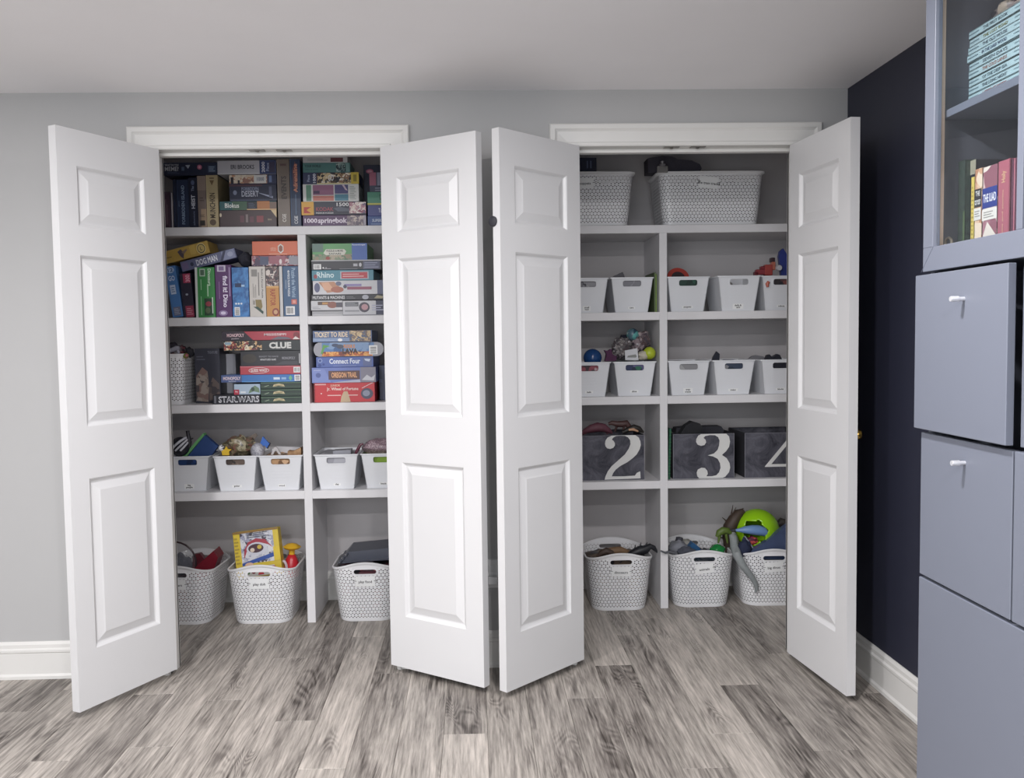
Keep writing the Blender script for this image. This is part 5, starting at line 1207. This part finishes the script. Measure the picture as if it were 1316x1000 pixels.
child(limb('zip_strap', '', '', [(457, 583), (460, 577.5), (463, 571.5), (467, 570.5)], [1.6, 2.2, 2.0, 1.2], shiny('#5a2638'), YB1 + .02), gp_)

# toy closet, second shelf
slab('dark_tile', 'dark plastic tile tilted over two white bins', 'tile', [(786, 358), (788, 355), (800, 349.5), (802.5, 355), (802, 362)], YB2 + .06, shiny('#3d3a42', .4), .012)
p0, p1 = bx(841.8, B_ + .1, YB2 + .02), DIV[1][0] - .002
t = thing('folder', 'upright green folder wedged between bin and divider', 'folder', (p1 - .007, YB2 + .02, B_ + .0006))
MB().box((-.008, 0, 0), (-.001, .22, .19), mat('#5c6b4a', .6, name='olive_card'), .001).build('cover', t); MB().box((.000, .004, 0), (.005, .22, .182), mat('#7d9a4c', .6, name='green_card'), .001).build('cover', t)
t = thing('toy_disc', 'red ringed disc leaning on top of its bin', 'toy', V(871.5, 357, YB2 + .06), (math.radians(0), 0, 0))
rr = pm(14, YB2 + .06); MM = Matrix.Rotation(math.radians(62), 4, 'X')
MB().lathe([(rr * .62, -.004), (rr, -.006), (rr * 1.04, 0), (rr, .006), (rr * .62, .004), (rr * .62, -.004)], shiny('#a34038'), 28, MM).build('ring', t, smooth=40)
MB().lathe([(0, -.003), (rr * .62, -.003), (rr * .62, .003), (0, .003)], shiny('#3a2f32'), 24, MM).build('hub', t, smooth=40)
Yr = YB2 + .05
t = thing('toy_robot', 'red toy robot sprawled on the robot bin', 'toy', V(986, 352, Yr))
def rb_(name, x0, y0, x1, y1, c, dep=.03, dy=0.0):
    a, b_ = V(x0, y1, Yr) - Vector(t.location), V(x1, y0, Yr) - Vector(t.location)
    MB().box((a.x, dy, a.z), (b_.x, dy + dep, b_.z), shiny(c, .35), .003).build(name, t)
rb_('leg', 972, 346, 984, 353, '#8a3a40'); rb_('torso', 983, 340, 993, 354, '#9c4440', .035, -.004); rb_('arm', 992, 336, 997, 347, '#b06a58'); rb_('head', 991, 331, 996.5, 337, '#3a2a30'); rb_('arm', 978, 342, 985, 346, '#7d3038'); rb_('foot', 970, 349, 975, 354, '#6a2a34')
M_ = facing(*(V(1000.5, 344.5, Yr) - Vector(t.location)))
MB().lathe([(0, .016), (pm(3.2, Yr), .016), (pm(4.2, Yr), .008), (pm(4.2, Yr), 0), (0, 0)], shiny('#b9bac0'), 16, M_).build('wheel', t, smooth=40)
slab('toy_wing', 'tall blue toy wing standing on the robot bin', 'toy', [(1003, 354), (1000, 330), (1001.5, 323), (1005.5, 319.5), (1009, 325), (1016, 335), (1017, 356)], Yr + .03, shiny('#2f3c80', .35), .025)
limb('toy_claw', 'coral toy claw poking through the robot bin handle', 'toy', [(988, 362), (986, 365), (986.5, 369)], [2.0, 2.4, 1.6], shiny('#b5604e'), YB2 - .006 + .012)

# toy closet, third shelf
Yc = YB2 + .07
blob('glitter_ball', 'dark blue glitter ball on top of its bin', 'ball', 761.5, 460, Yc, 12, 11.8, mat('#1f4478', .15, var=.25, scale=160, name='glitter_blue'), None, 0, 1, 26)
slab('toy_creature', 'purple spiky toy beside the blue glitter ball', 'toy', [(777, 464), (779, 455), (776, 450), (781, 451), (784, 448.5), (788, 452), (792, 457), (791, 464)], Yc + .03, soft('#55304e'), .035)
blob('clear_bag', 'clear bag of small grey toys heaped on its bin', 'toy bag', 799, 447, Yc + .02, 13, 14, art(('#6d6a6c', '#8f8a88', '#4f4c50', '#b4b0b0', '#5f5558'), 70, .15), .05, .5, 11, 24)
blob('clear_bag', 'clear bag of pinkish grey toys behind the white card', 'toy bag', 822, 440, Yc + .05, 13, 15, art(('#6a6064', '#8d8084', '#4a444c', '#a89c9c', '#5a4a4c'), 60, .15), .05, .45, 21, 24)
blob('striped_ball', 'teal and white striped toy ball in the clear bag heap', 'ball', 813, 430, Yc + .03, 8, 8, art(('#5fa3a0', '#c9d0d0', '#54707c', '#2f4a5c'), 34, .3), None, .05, 3)
blob('dark_pack', 'dark navy cloth pack lying behind the clear bags', 'pack', 813, 437, Yc + .11, 20, 9, soft('#272a38'), .05, .35, 6, 22)
wc_ = slab('white_card', 'small white picture card at the bin edge', 'card', [(803.5, 463), (803, 450.5), (819, 447.5), (820.5, 463)], YB2 + .018, mat('#c4c5c9', .5, name='white_card'), .004)
child(slab('printed_picture', '', '', [(806, 459.5), (807, 457.2), (817, 455.4), (818.5, 458), (817, 459.6)], YB2 + .0150, P('#7d7f7c'), .001), wc_)
blob('cream_toy', 'cream rounded toy next to the lime ball', 'toy', 827, 457, YB2 + .04, 8, 6, shiny('#b9b3a4', .4), .025, .3, 7)
blob('lime_ball', 'lime yellow-green ball at the edge of its bin', 'ball', 834.5, 454, YB2 + .04, 8.2, 8.2, shiny('#a9b830', .4), None, .03, 2, 22)
slab('dark_tile', 'black tile standing up out of its bin beside the divider side', 'tile', [(914, 465), (916, 459), (920.5, 451.5), (924.5, 455), (924, 465)], YB2 + .05, shiny('#1f222e', .4), .014)
slab('dark_piece', 'black jagged piece topping the bin next to the navy-wall door', 'toy', [(983, 462), (985, 456.5), (988, 455.5), (991, 459), (998, 455), (1001, 456), (1004, 462)], YB2 + .06, shiny('#23252f', .45), .03)
slab('grey_piece', 'grey low piece between two bins of dark toys', 'toy', [(961, 462), (966, 458), (972, 456.5), (980, 458), (984, 462)], YB2 + .2, shiny('#77777c', .5), .03)

# on and beside the number boxes
Yn = N2[2] + .06
limb('toy_lizard', 'plum-coloured rubber lizard lying across the number two box', 'toy', [(747, 559, .02), (752, 554), (760, 551), (768, 549), (776, 550), (783, 554), (787, 557)], [1.6, 3.4, 5.6, 6.4, 5.6, 3.4, 1.2], soft('#5c3440', .6, .3), Yn, (([(756, 553), (752, 558)], [1.6, 1]), ([(776, 552), (781, 558)], [1.6, 1])), seg=12)
limb('toy_crocodile', 'dark brown toy crocodile on the number two box', 'toy', [(782, 545), (786, 543.5), (793, 545), (800, 545), (805, 544), (808, 548), (812, 553)], [2.0, 3.0, 4.0, 4.4, 4.4, 3.6, 2.0], soft('#4a3230', .5, .3), Yn + .02, (([(793, 547), (790, 555)], [1.8, 1.2]), ([(802, 547), (801, 556)], [1.8, 1.2])), seg=10)
limb('toy_snake', 'black toy with a tan belly on the number two box', 'toy', [(800, 556), (808, 552), (815, 549.5), (821, 551), (827, 556)], [2.4, 3.6, 4.4, 3.8, 1.4], soft('#26221f', .5), Yn + .01, (([(808, 552.5, -.012), (814, 552, -.016), (820, 554.5, -.012)], [1.6, 2.0, 1.2], shiny('#c29a7c', .5)),))
p3 = N3[0]
t = thing('notebook', 'green spiral notebook standing beside the number three box', 'notebook', (DIV[1][1] + .014, N3[2] - .006, D_ + .0006), (0, .03, 0))
MB().box((-.005, 0, 0), (.005, .2, .246), mat('#1f5a44', .6, name='green_card'), .001).build('cover', t)
for q in range(14): MB().tube([(-.007 + .007 * (1 + math.cos(a)), -.002 + .004 * math.sin(a), .012 + q * .0168) for a in (0, 1.2, 2.4, 3.6, 4.8, 6.0)], .0009, shiny('#5f8a5c'), 4).build('spiral_ring', t)
slab('black_pouch', 'black folded pouch on top of the number three box', 'pouch', [(873, 557), (879, 547), (888, 541), (898, 544), (901, 548), (900, 556), (893, 557)], N3[2] + .05, soft('#1f2024'), .06)
slab('black_case', 'flat black case lying across the number three box', 'case', [(866, 556), (867, 549.5), (879, 548), (924, 547), (928, 552), (926, 556)], N3[2] + .13, soft('#2b2b32'), .08)
# top shelf of the toy closet
xa, xb = px(738, 210, .90), px(770.5, 210, .90)
gbox('dark blue box standing behind the long basket by the bumper door', xa, xb, A_ + .0006, pz(756, 197, .90), CLB[1] - .012 - .06, .06, '#2c3450', [('r', .6, .86, .66, .96, '#6a7696'), ('r', .74, .86, .8, .96, '#6a7696'), ('t', 'BOX', .5, .66, .3, .03, '#8a93ab')], name='cardboard_box', cat='box')
Yt = SHF[1] + .12
slab('folded_bag', 'dark charcoal folded bag lying on the long basket', 'bag', [(830.5, 224), (830, 206), (848, 203), (860, 203.5), (868, 207), (886, 209), (896, 213.5), (898.5, 219), (896, 224)], Yt, soft('#3a3842'), .1)
t = thing('bulldog_clip', 'clear plastic clip on the rim of the long basket', 'clip', V(851.5, 222, SHF[1] + .022))
MB().box((-.026, -.003, .0), (.026, .006, .032), mat('#8f8d8c', .2, name='smoky_plastic', alpha=.8), .003).build('jaw', t)
MB().lathe([(.006, 0), (.014, .004), (.016, .010), (.008, .014), (.010, .024), (0, .028)], mat('#77757a', .2, name='smoky_plastic'), 14, Matrix.Translation((0, .004, .03))).build('handle', t, smooth=50)

# slim basket on the games shelf
Ys = SHF[0] + .06
limb('toy_gun', 'white and grey toy blaster lying in the slim basket', 'toy', [(214, 453), (220, 450.5), (227, 447.5), (231, 447)], [2.6, 3.0, 3.4, 2.6], shiny('#9a9aa6'), Ys, (([(228, 449), (230, 454)], [2.0, 1.8]),))
blob('toy_figure', 'dark red toy figure in the slim basket', 'toy', 234, 452, Ys + .02, 5, 8, art(('#4a2c32', '#6a3a40', '#2a2228'), 60), .02, .4, 3)
blob('toy_figure', 'black toy figure against the side of the slim basket', 'toy', 243, 453, Ys + .06, 6, 6.5, soft('#26262e'), .03, .3, 4)
blob('toy_figure', 'small yellow-green and pink toy at the rim of the slim basket', 'toy', 239, 457.5, Ys - .01, 3.6, 3.4, art(('#8a8a3c', '#a8606a', '#5a6a34'), 80), .012, .3, 5)
blob('toy_figure', 'pinkish brown toy at the front of the slim basket', 'toy', 222, 457.5, Ys, 6.5, 4, art(('#6a4a4c', '#7d5c5a', '#4a3438'), 70), .02, .3, 6)
blob('toy_figure', 'dark tangled toy at the back of the slim basket', 'toy', 222, 446, Ys + .08, 8, 5, soft('#34303a'), .03, .5, 9)

# floor baskets
c1 = KPOS['k1'][0]; Yk = c1.y - .06
slab('plastic_box', 'glossy dark red plastic box tipped in its basket', 'box', [(258, 744), (254, 727), (278, 705), (284, 714), (277, 733)], Yk + .05, shiny('#7d2230', .18), .10)
slab('toy_shell', 'wine red rounded toy shell behind the glossy red box', 'toy', [(246, 740), (250, 712), (258, 710.5), (264, 718), (262, 740)], Yk + .16, shiny('#6a2a34', .3), .03)
t = thing('visor', 'clear dome with a dark rim standing in its basket', 'visor', V(224, 724, Yk + .02))
rr = pm(28, Yk)
MB().tube([(rr * math.cos(a), 0, rr * math.sin(a) - .0) for a in [i * math.pi / 14 - .35 for i in range(19)]], .0045, shiny('#3a2c30'), 8).build('rim', t, smooth=60)
MB().lathe([(0, .03), (rr * .5, .027), (rr * .85, .014), (rr * .98, .0)], mat('#8d9096', .12, name='clear_plastic', alpha=.22), 26, facing(0, 0, 0)).build('dome', t, smooth=60)
blob('grey_toy', 'grey and blue soft toy behind the clear dome', 'toy', 231, 726, Yk + .12, 16, 13, soft('#5a5c68'), .05, .4, 4)
# yellow picture box
c2 = KPOS['k2'][0]; Yk = c2.y - .05
a_, b_ = V(304, 745, Yk), V(364, 737, Yk)
wd = pm(58.5, Yk); ht = pm(60, Yk); ang = math.atan2(b_.z - a_.z, b_.x - a_.x)
o = MB().box((-wd / 2, 0, 0), (wd / 2, .06, ht), P('#d2b93c'), .0015).build('picture_box', None, ((a_.x + b_.x) / 2, Yk, (a_.z + b_.z) / 2), (math.radians(-8), -ang, 0))
tag(o, 'yellow cartoon-print box tipped in the play doh basket', 'game box')
g = MB(); facegfx(g, wd, ht, [('r', .15, .30, .88, .98, art(('#c6c8cf', '#b4b6c2', '#d4d4d8', '#9a9cb0', '#4a4450', '#cfcfd6'), 55)), ('p', [(.2, .40), (.28, .58), (.42, .68), (.60, .72), (.76, .66), (.86, .58), (.7, .78), (.5, .82), (.32, .76), (.22, .6)], '#a33a48'), ('o', .49, .6, .22, .14, '#c9cad4'), ('o', .48, .61, .17, .095, '#4a2f38'), ('o', .40, .58, .05, .045, '#d6c6b4'), ('o', .56, .63, .05, .045, '#c9b04a'), ('p', [(.15, .26), (.15, .32), (.86, .48), (.9, .40), (.55, .33)], '#2f4f9a'), ('o', .3, .28, .09, .045, '#d8b49c'), ('r', .15, .02, .85, .22, '#c9c8c4'), ('o', .26, .12, .04, .05, '#5a7a54'), ('o', .38, .12, .045, .05, '#8a4a54'), ('p', [(.47, .04), (.54, .2), (.61, .04)], '#b53a44'), ('o', .82, .12, .08, .08, '#a8506a'), ('r', .86, .30, 1, .6, '#d8bd34'), ('lines', .02, .3, .12, .9, 8, '#a8923a'), ('lines', .3, .84, .8, .96, 3, '#54565f'), ('r', 0, .96, 1, 1, '#8a6a34')])
g.build('cover_print', o)
# red plunger toy
t = thing('extruder_toy', 'red squeeze toy with a yellow plunger in the play doh basket', 'toy', V(374.5, 735, c2.y + .03), (0, math.radians(3), 0))
u_ = pm(1.1, c2.y + .03)
MB().lathe([(0, -7 * u_), (6.5 * u_, -6.5 * u_), (8.5 * u_, -3 * u_), (9.6 * u_, 1 * u_), (9.5 * u_, 8 * u_), (6.5 * u_, 16 * u_), (3.6 * u_, 21 * u_), (0, 22 * u_)], shiny('#b8242f', .3), 22).build('body', t, smooth=50)
MB().lathe([(0, 20 * u_), (3.4 * u_, 20 * u_), (3.4 * u_, 26 * u_), (9 * u_, 28 * u_), (10.5 * u_, 30 * u_), (6 * u_, 33 * u_), (0, 34.5 * u_)], shiny('#d6a92e', .3), 20).build('plunger', t, smooth=50)
MB().tube([((-8.5 + 4.8 * math.cos(a)) * u_, -8.5 * u_, (4 + 11 * math.sin(a)) * u_) for a in [i * math.pi / 8 - math.pi / 2 for i in range(9)]], 1.7 * u_, shiny('#c9bcc4', .3), 8).build('handle', t, smooth=60)
# grey tray with clips
c3 = KPOS['k3'][0]; Yk = c3.y - .1
t = thing('plastic_tray', 'slate grey plastic tray laid across the play food basket', 'tray', V(468, 724, Yk), (0, -.055, 0))
m_ty = shiny('#4c505c', .35)
w0, w1 = V(434, 724, Yk).x - t.location.x, V(520, 724, Yk).x - t.location.x
zt0 = .006
MB().box((w0, 0, zt0), (w1, .24, zt0 + .008), m_ty, .002).build('tray_rim', t); MB().prism([(w0 + .008, zt0 + .008), (w1 - .008, zt0 + .008), (w1 - .03, zt0 + .055), (w0 + .05, zt0 + .050)], .2, m_ty, M=Matrix(((1, 0, 0, 0), (0, 0, 1, .015), (0, 1, 0, 0), (0, 0, 0, 1)))).build('tray_body', t)
for q in range(3):
    MB().tube([(w0 + .004 + q * .016, -.004, zt0 + .014 + q * .016), (w0 + .016 + q * .016, -.008, zt0 + .004 + q * .016), (w0 + .022 + q * .016, -.004, zt0 + .016 + q * .016)], .003, shiny('#35383f', .3), 6).build('clip', t, smooth=60)
blob('toy_food', 'pinkish red toy food seen through the play food handle', 'toy food', 476, 735, KPOS['k3'][0].y - .11, 14, 8, shiny('#a8444a', .3), .03, .25, 3)
# dinosaurs
c4 = KPOS['k4'][0]; Yk = c4.y - .05
def dino(label, body, rad, legs, m, Y, spikes=(), name='toy_dinosaur'):
    return limb(name, label, 'toy dinosaur', body, rad, m, Y, [(l, [2.2, 1.2]) for l in legs] + [(s, [1.5, .3]) for s in spikes])
dino('black spiny toy dinosaur rising over the dinosaurs basket', [(803, 716), (812, 712), (822, 708), (830, 706), (836, 702), (840, 704), (845, 710)], [2, 5, 6.5, 5.5, 3.8, 3.2, 1.2], [[(812, 712), (809, 722)], [(826, 710), (828, 722)]], soft('#1f2026', .5), Yk, [[(815, 708), (817, 700)], [(822, 704), (824, 697)], [(829, 702), (832, 697)]])
dino('tan toy dinosaur lying in the dinosaurs basket', [(772, 713), (780, 709), (788, 708), (797, 707), (806, 710), (811, 713)], [2, 4.5, 5, 5, 4, 1.5], [[(782, 711), (780, 720)], [(800, 710), (802, 720)]], soft('#7d6248', .6), Yk + .02)
dino('brown toy dinosaur beside the tan one in its basket', [(767, 716), (773, 711), (779, 708), (786, 711), (792, 716)], [1.5, 4, 4.6, 4, 1.5], [[(774, 712), (771, 720)]], soft('#46372f', .6), Yk - .03)
# animals
c5 = KPOS['k5'][0]; Yk = c5.y - .03
blob('toy_animal', 'light grey rounded toy animal in the animals basket', 'toy', 872, 706, Yk + .02, 13, 11, soft('#82848c'), .04, .35, 3)
blob('toy_animal', 'pale putty toy animal in the animals basket', 'toy', 882, 700, Yk + .06, 9, 7, soft('#96948f'), .035, .3, 5)
blob('toy_animal', 'dark grey toy animal head up in the animals basket', 'toy', 873, 695, Yk + .09, 5, 5, soft('#4a4a52'), .02, .4, 7)
slab('toy_block', 'blue toy block among the animals', 'toy', [(883, 711), (884, 702), (889, 696), (896, 701), (902, 709), (900, 714)], Yk, shiny('#2c5a86', .4), .04)
blob('toy_animal', 'slate toy animal at the front of the animals basket', 'toy', 882, 709, Yk - .05, 12, 6, soft('#50535e'), .03, .4, 9)
limb('toy_tail', 'thin grey toy tail poking past the divider', 'toy', [(849, 708), (855, 710.5), (861, 709), (868, 711)], [1.0, 1.5, 1.8, 2.2], soft('#54565c'), SHF[1] - .022)
blob('toy_frog', 'glossy green rounded toy at the rim of the animals basket', 'toy', 922, 706.5, Yk - .06, 10, 6.5, shiny('#1f7a3c', .25), .04, .3, 2, 20)
# big dinosaurs and the lime shell
c6 = KPOS['k6'][0]; Yk = c6.y - .06
t = thing('lime_shell', 'lime green broken egg shell on the big dinos basket', 'toy shell', V(973, 681, Yk + .05), (math.radians(-6), 0, 0))
R = pm(28, Yk + .05); sg, rg = 84, 48; vs = []; fs = []
def hole_(d):
    q = Vector((-.42, -.88, -.02)).normalized(); an = d.angle(q); az = math.atan2(d.z - q.z, d.x - q.x)
    return an < .58 + .05 * math.sin(7 * az) + .03 * math.sin(13 * az)
dirs = []
for i in range(rg + 1):
    ph = math.pi * i / rg
    for s in range(sg):
        a = 2 * math.pi * s / sg; d = Vector((math.sin(ph) * math.cos(a), math.sin(ph) * math.sin(a), math.cos(ph))); dirs.append(d)
        vs.append((d.x * R, d.y * R, d.z * R * .98))
for i in range(rg):
    for s in range(sg):
        q = (s + 1) % sg; f = (i * sg + s, (i + 1) * sg + s, (i + 1) * sg + q, i * sg + q)
        c = (dirs[f[0]] + dirs[f[1]] + dirs[f[2]] + dirs[f[3]])
        if c.length and not hole_(c.normalized()): fs.append(f)
sh = MB().add(vs, fs, mat('#8fc418', .22, var=.04, name='lime_plastic')).build('shell', t, smooth=60)
so = sh.modifiers.new('thickness', 'SOLIDIFY'); so.thickness = .004; so.offset = -1
limb('toy_dolphin', 'powder blue long-necked toy in front of the lime shell', 'toy', [(945, 681.5), (950, 681.5), (957, 681), (966, 681), (974, 681.5), (981, 683), (986, 687)], [1.6, 2.4, 4.6, 6.2, 6.8, 6.2, 3.4], shiny('#6a8ab8', .35), Yk - .04, (([(939, 681.5), (945, 681.5)], [1.2, 2.0], shiny('#2a2c34', .4)),), seg=14)
limb('toy_tail', 'thick grey dinosaur tail hanging over the front of the big dinos basket', 'toy dinosaur', [(941, 686, .02), (943, 693, .0), (944, 703, -.02), (947.5, 714, -.12), (953, 724, -.128), (960, 734, -.125), (966.5, 742, -.122), (971, 750, -.118), (972.5, 757, -.115), (970.5, 762, -.113)], [4.6, 5.4, 5.8, 5.6, 5.0, 4.4, 3.8, 3.2, 2.4, 1.0], mat('#8a8f90', .55, var=.25, scale=40, name='grey_rubber'), Yk, seg=14)
dino('brown horned toy dinosaur behind the lime shell', [(936, 702), (936, 690), (938, 678), (944, 668), (950, 660), (956, 656)], [6, 8, 9, 8.5, 6.5, 3], [[(938, 690), (931, 698)], [(934, 700), (933, 712)]], soft('#3c2f26', .6, .35), Yk + .06, [[(939, 666), (942, 649)], [(940, 664), (946, 652)], [(936, 672), (928, 665)], [(946, 658), (956, 653)], [(931, 684), (926, 680)], [(930, 692), (924, 690)], [(944, 676), (950, 684)]])
dino('small green toy dinosaur beside the brown one', [(921, 690), (924, 685), (929, 682), (935, 682), (940, 686)], [2, 4.4, 5, 4.2, 2], [[(925, 688), (923, 698)], [(933, 686), (935, 698)]], soft('#566a2c', .5, .3), Yk + .01)
dino('dark dinosaur head peering behind the blue bag', [(999, 675), (1004, 671), (1010, 673), (1016, 678)], [4, 6, 5.4, 3], [], soft('#34302c', .6), Yk + .12)
slab('blue_bag', 'slate blue plastic bag leaning in the big dinos basket', 'bag', [(959, 716), (966, 706), (985, 694), (1003, 679), (1016, 670), (1022, 690), (1020, 720)], Yk - .058, mat('#465270', .3, var=.2, scale=30, bump=.3, name='slate_plastic'), .03)
limb('toy_sword', 'thin grey toy blade in the big dinos basket', 'toy', [(957, 689), (963, 698), (969, 706)], [.9, 1.4, .7], shiny('#8d93a0'), Yk - .05)
blob('toy_flower', 'red and pink toy under the powder blue toy', 'toy', 966, 695, Yk - .02, 8, 6, art(('#8a2f4a', '#b5504a', '#5a2438'), 60), .02, .4, 4)
blob('dark_toy', 'midnight blue toy mass in the big dinos basket', 'toy', 957, 705, Yk - .06, 9, 12, soft('#232a44'), .03, .4, 6)
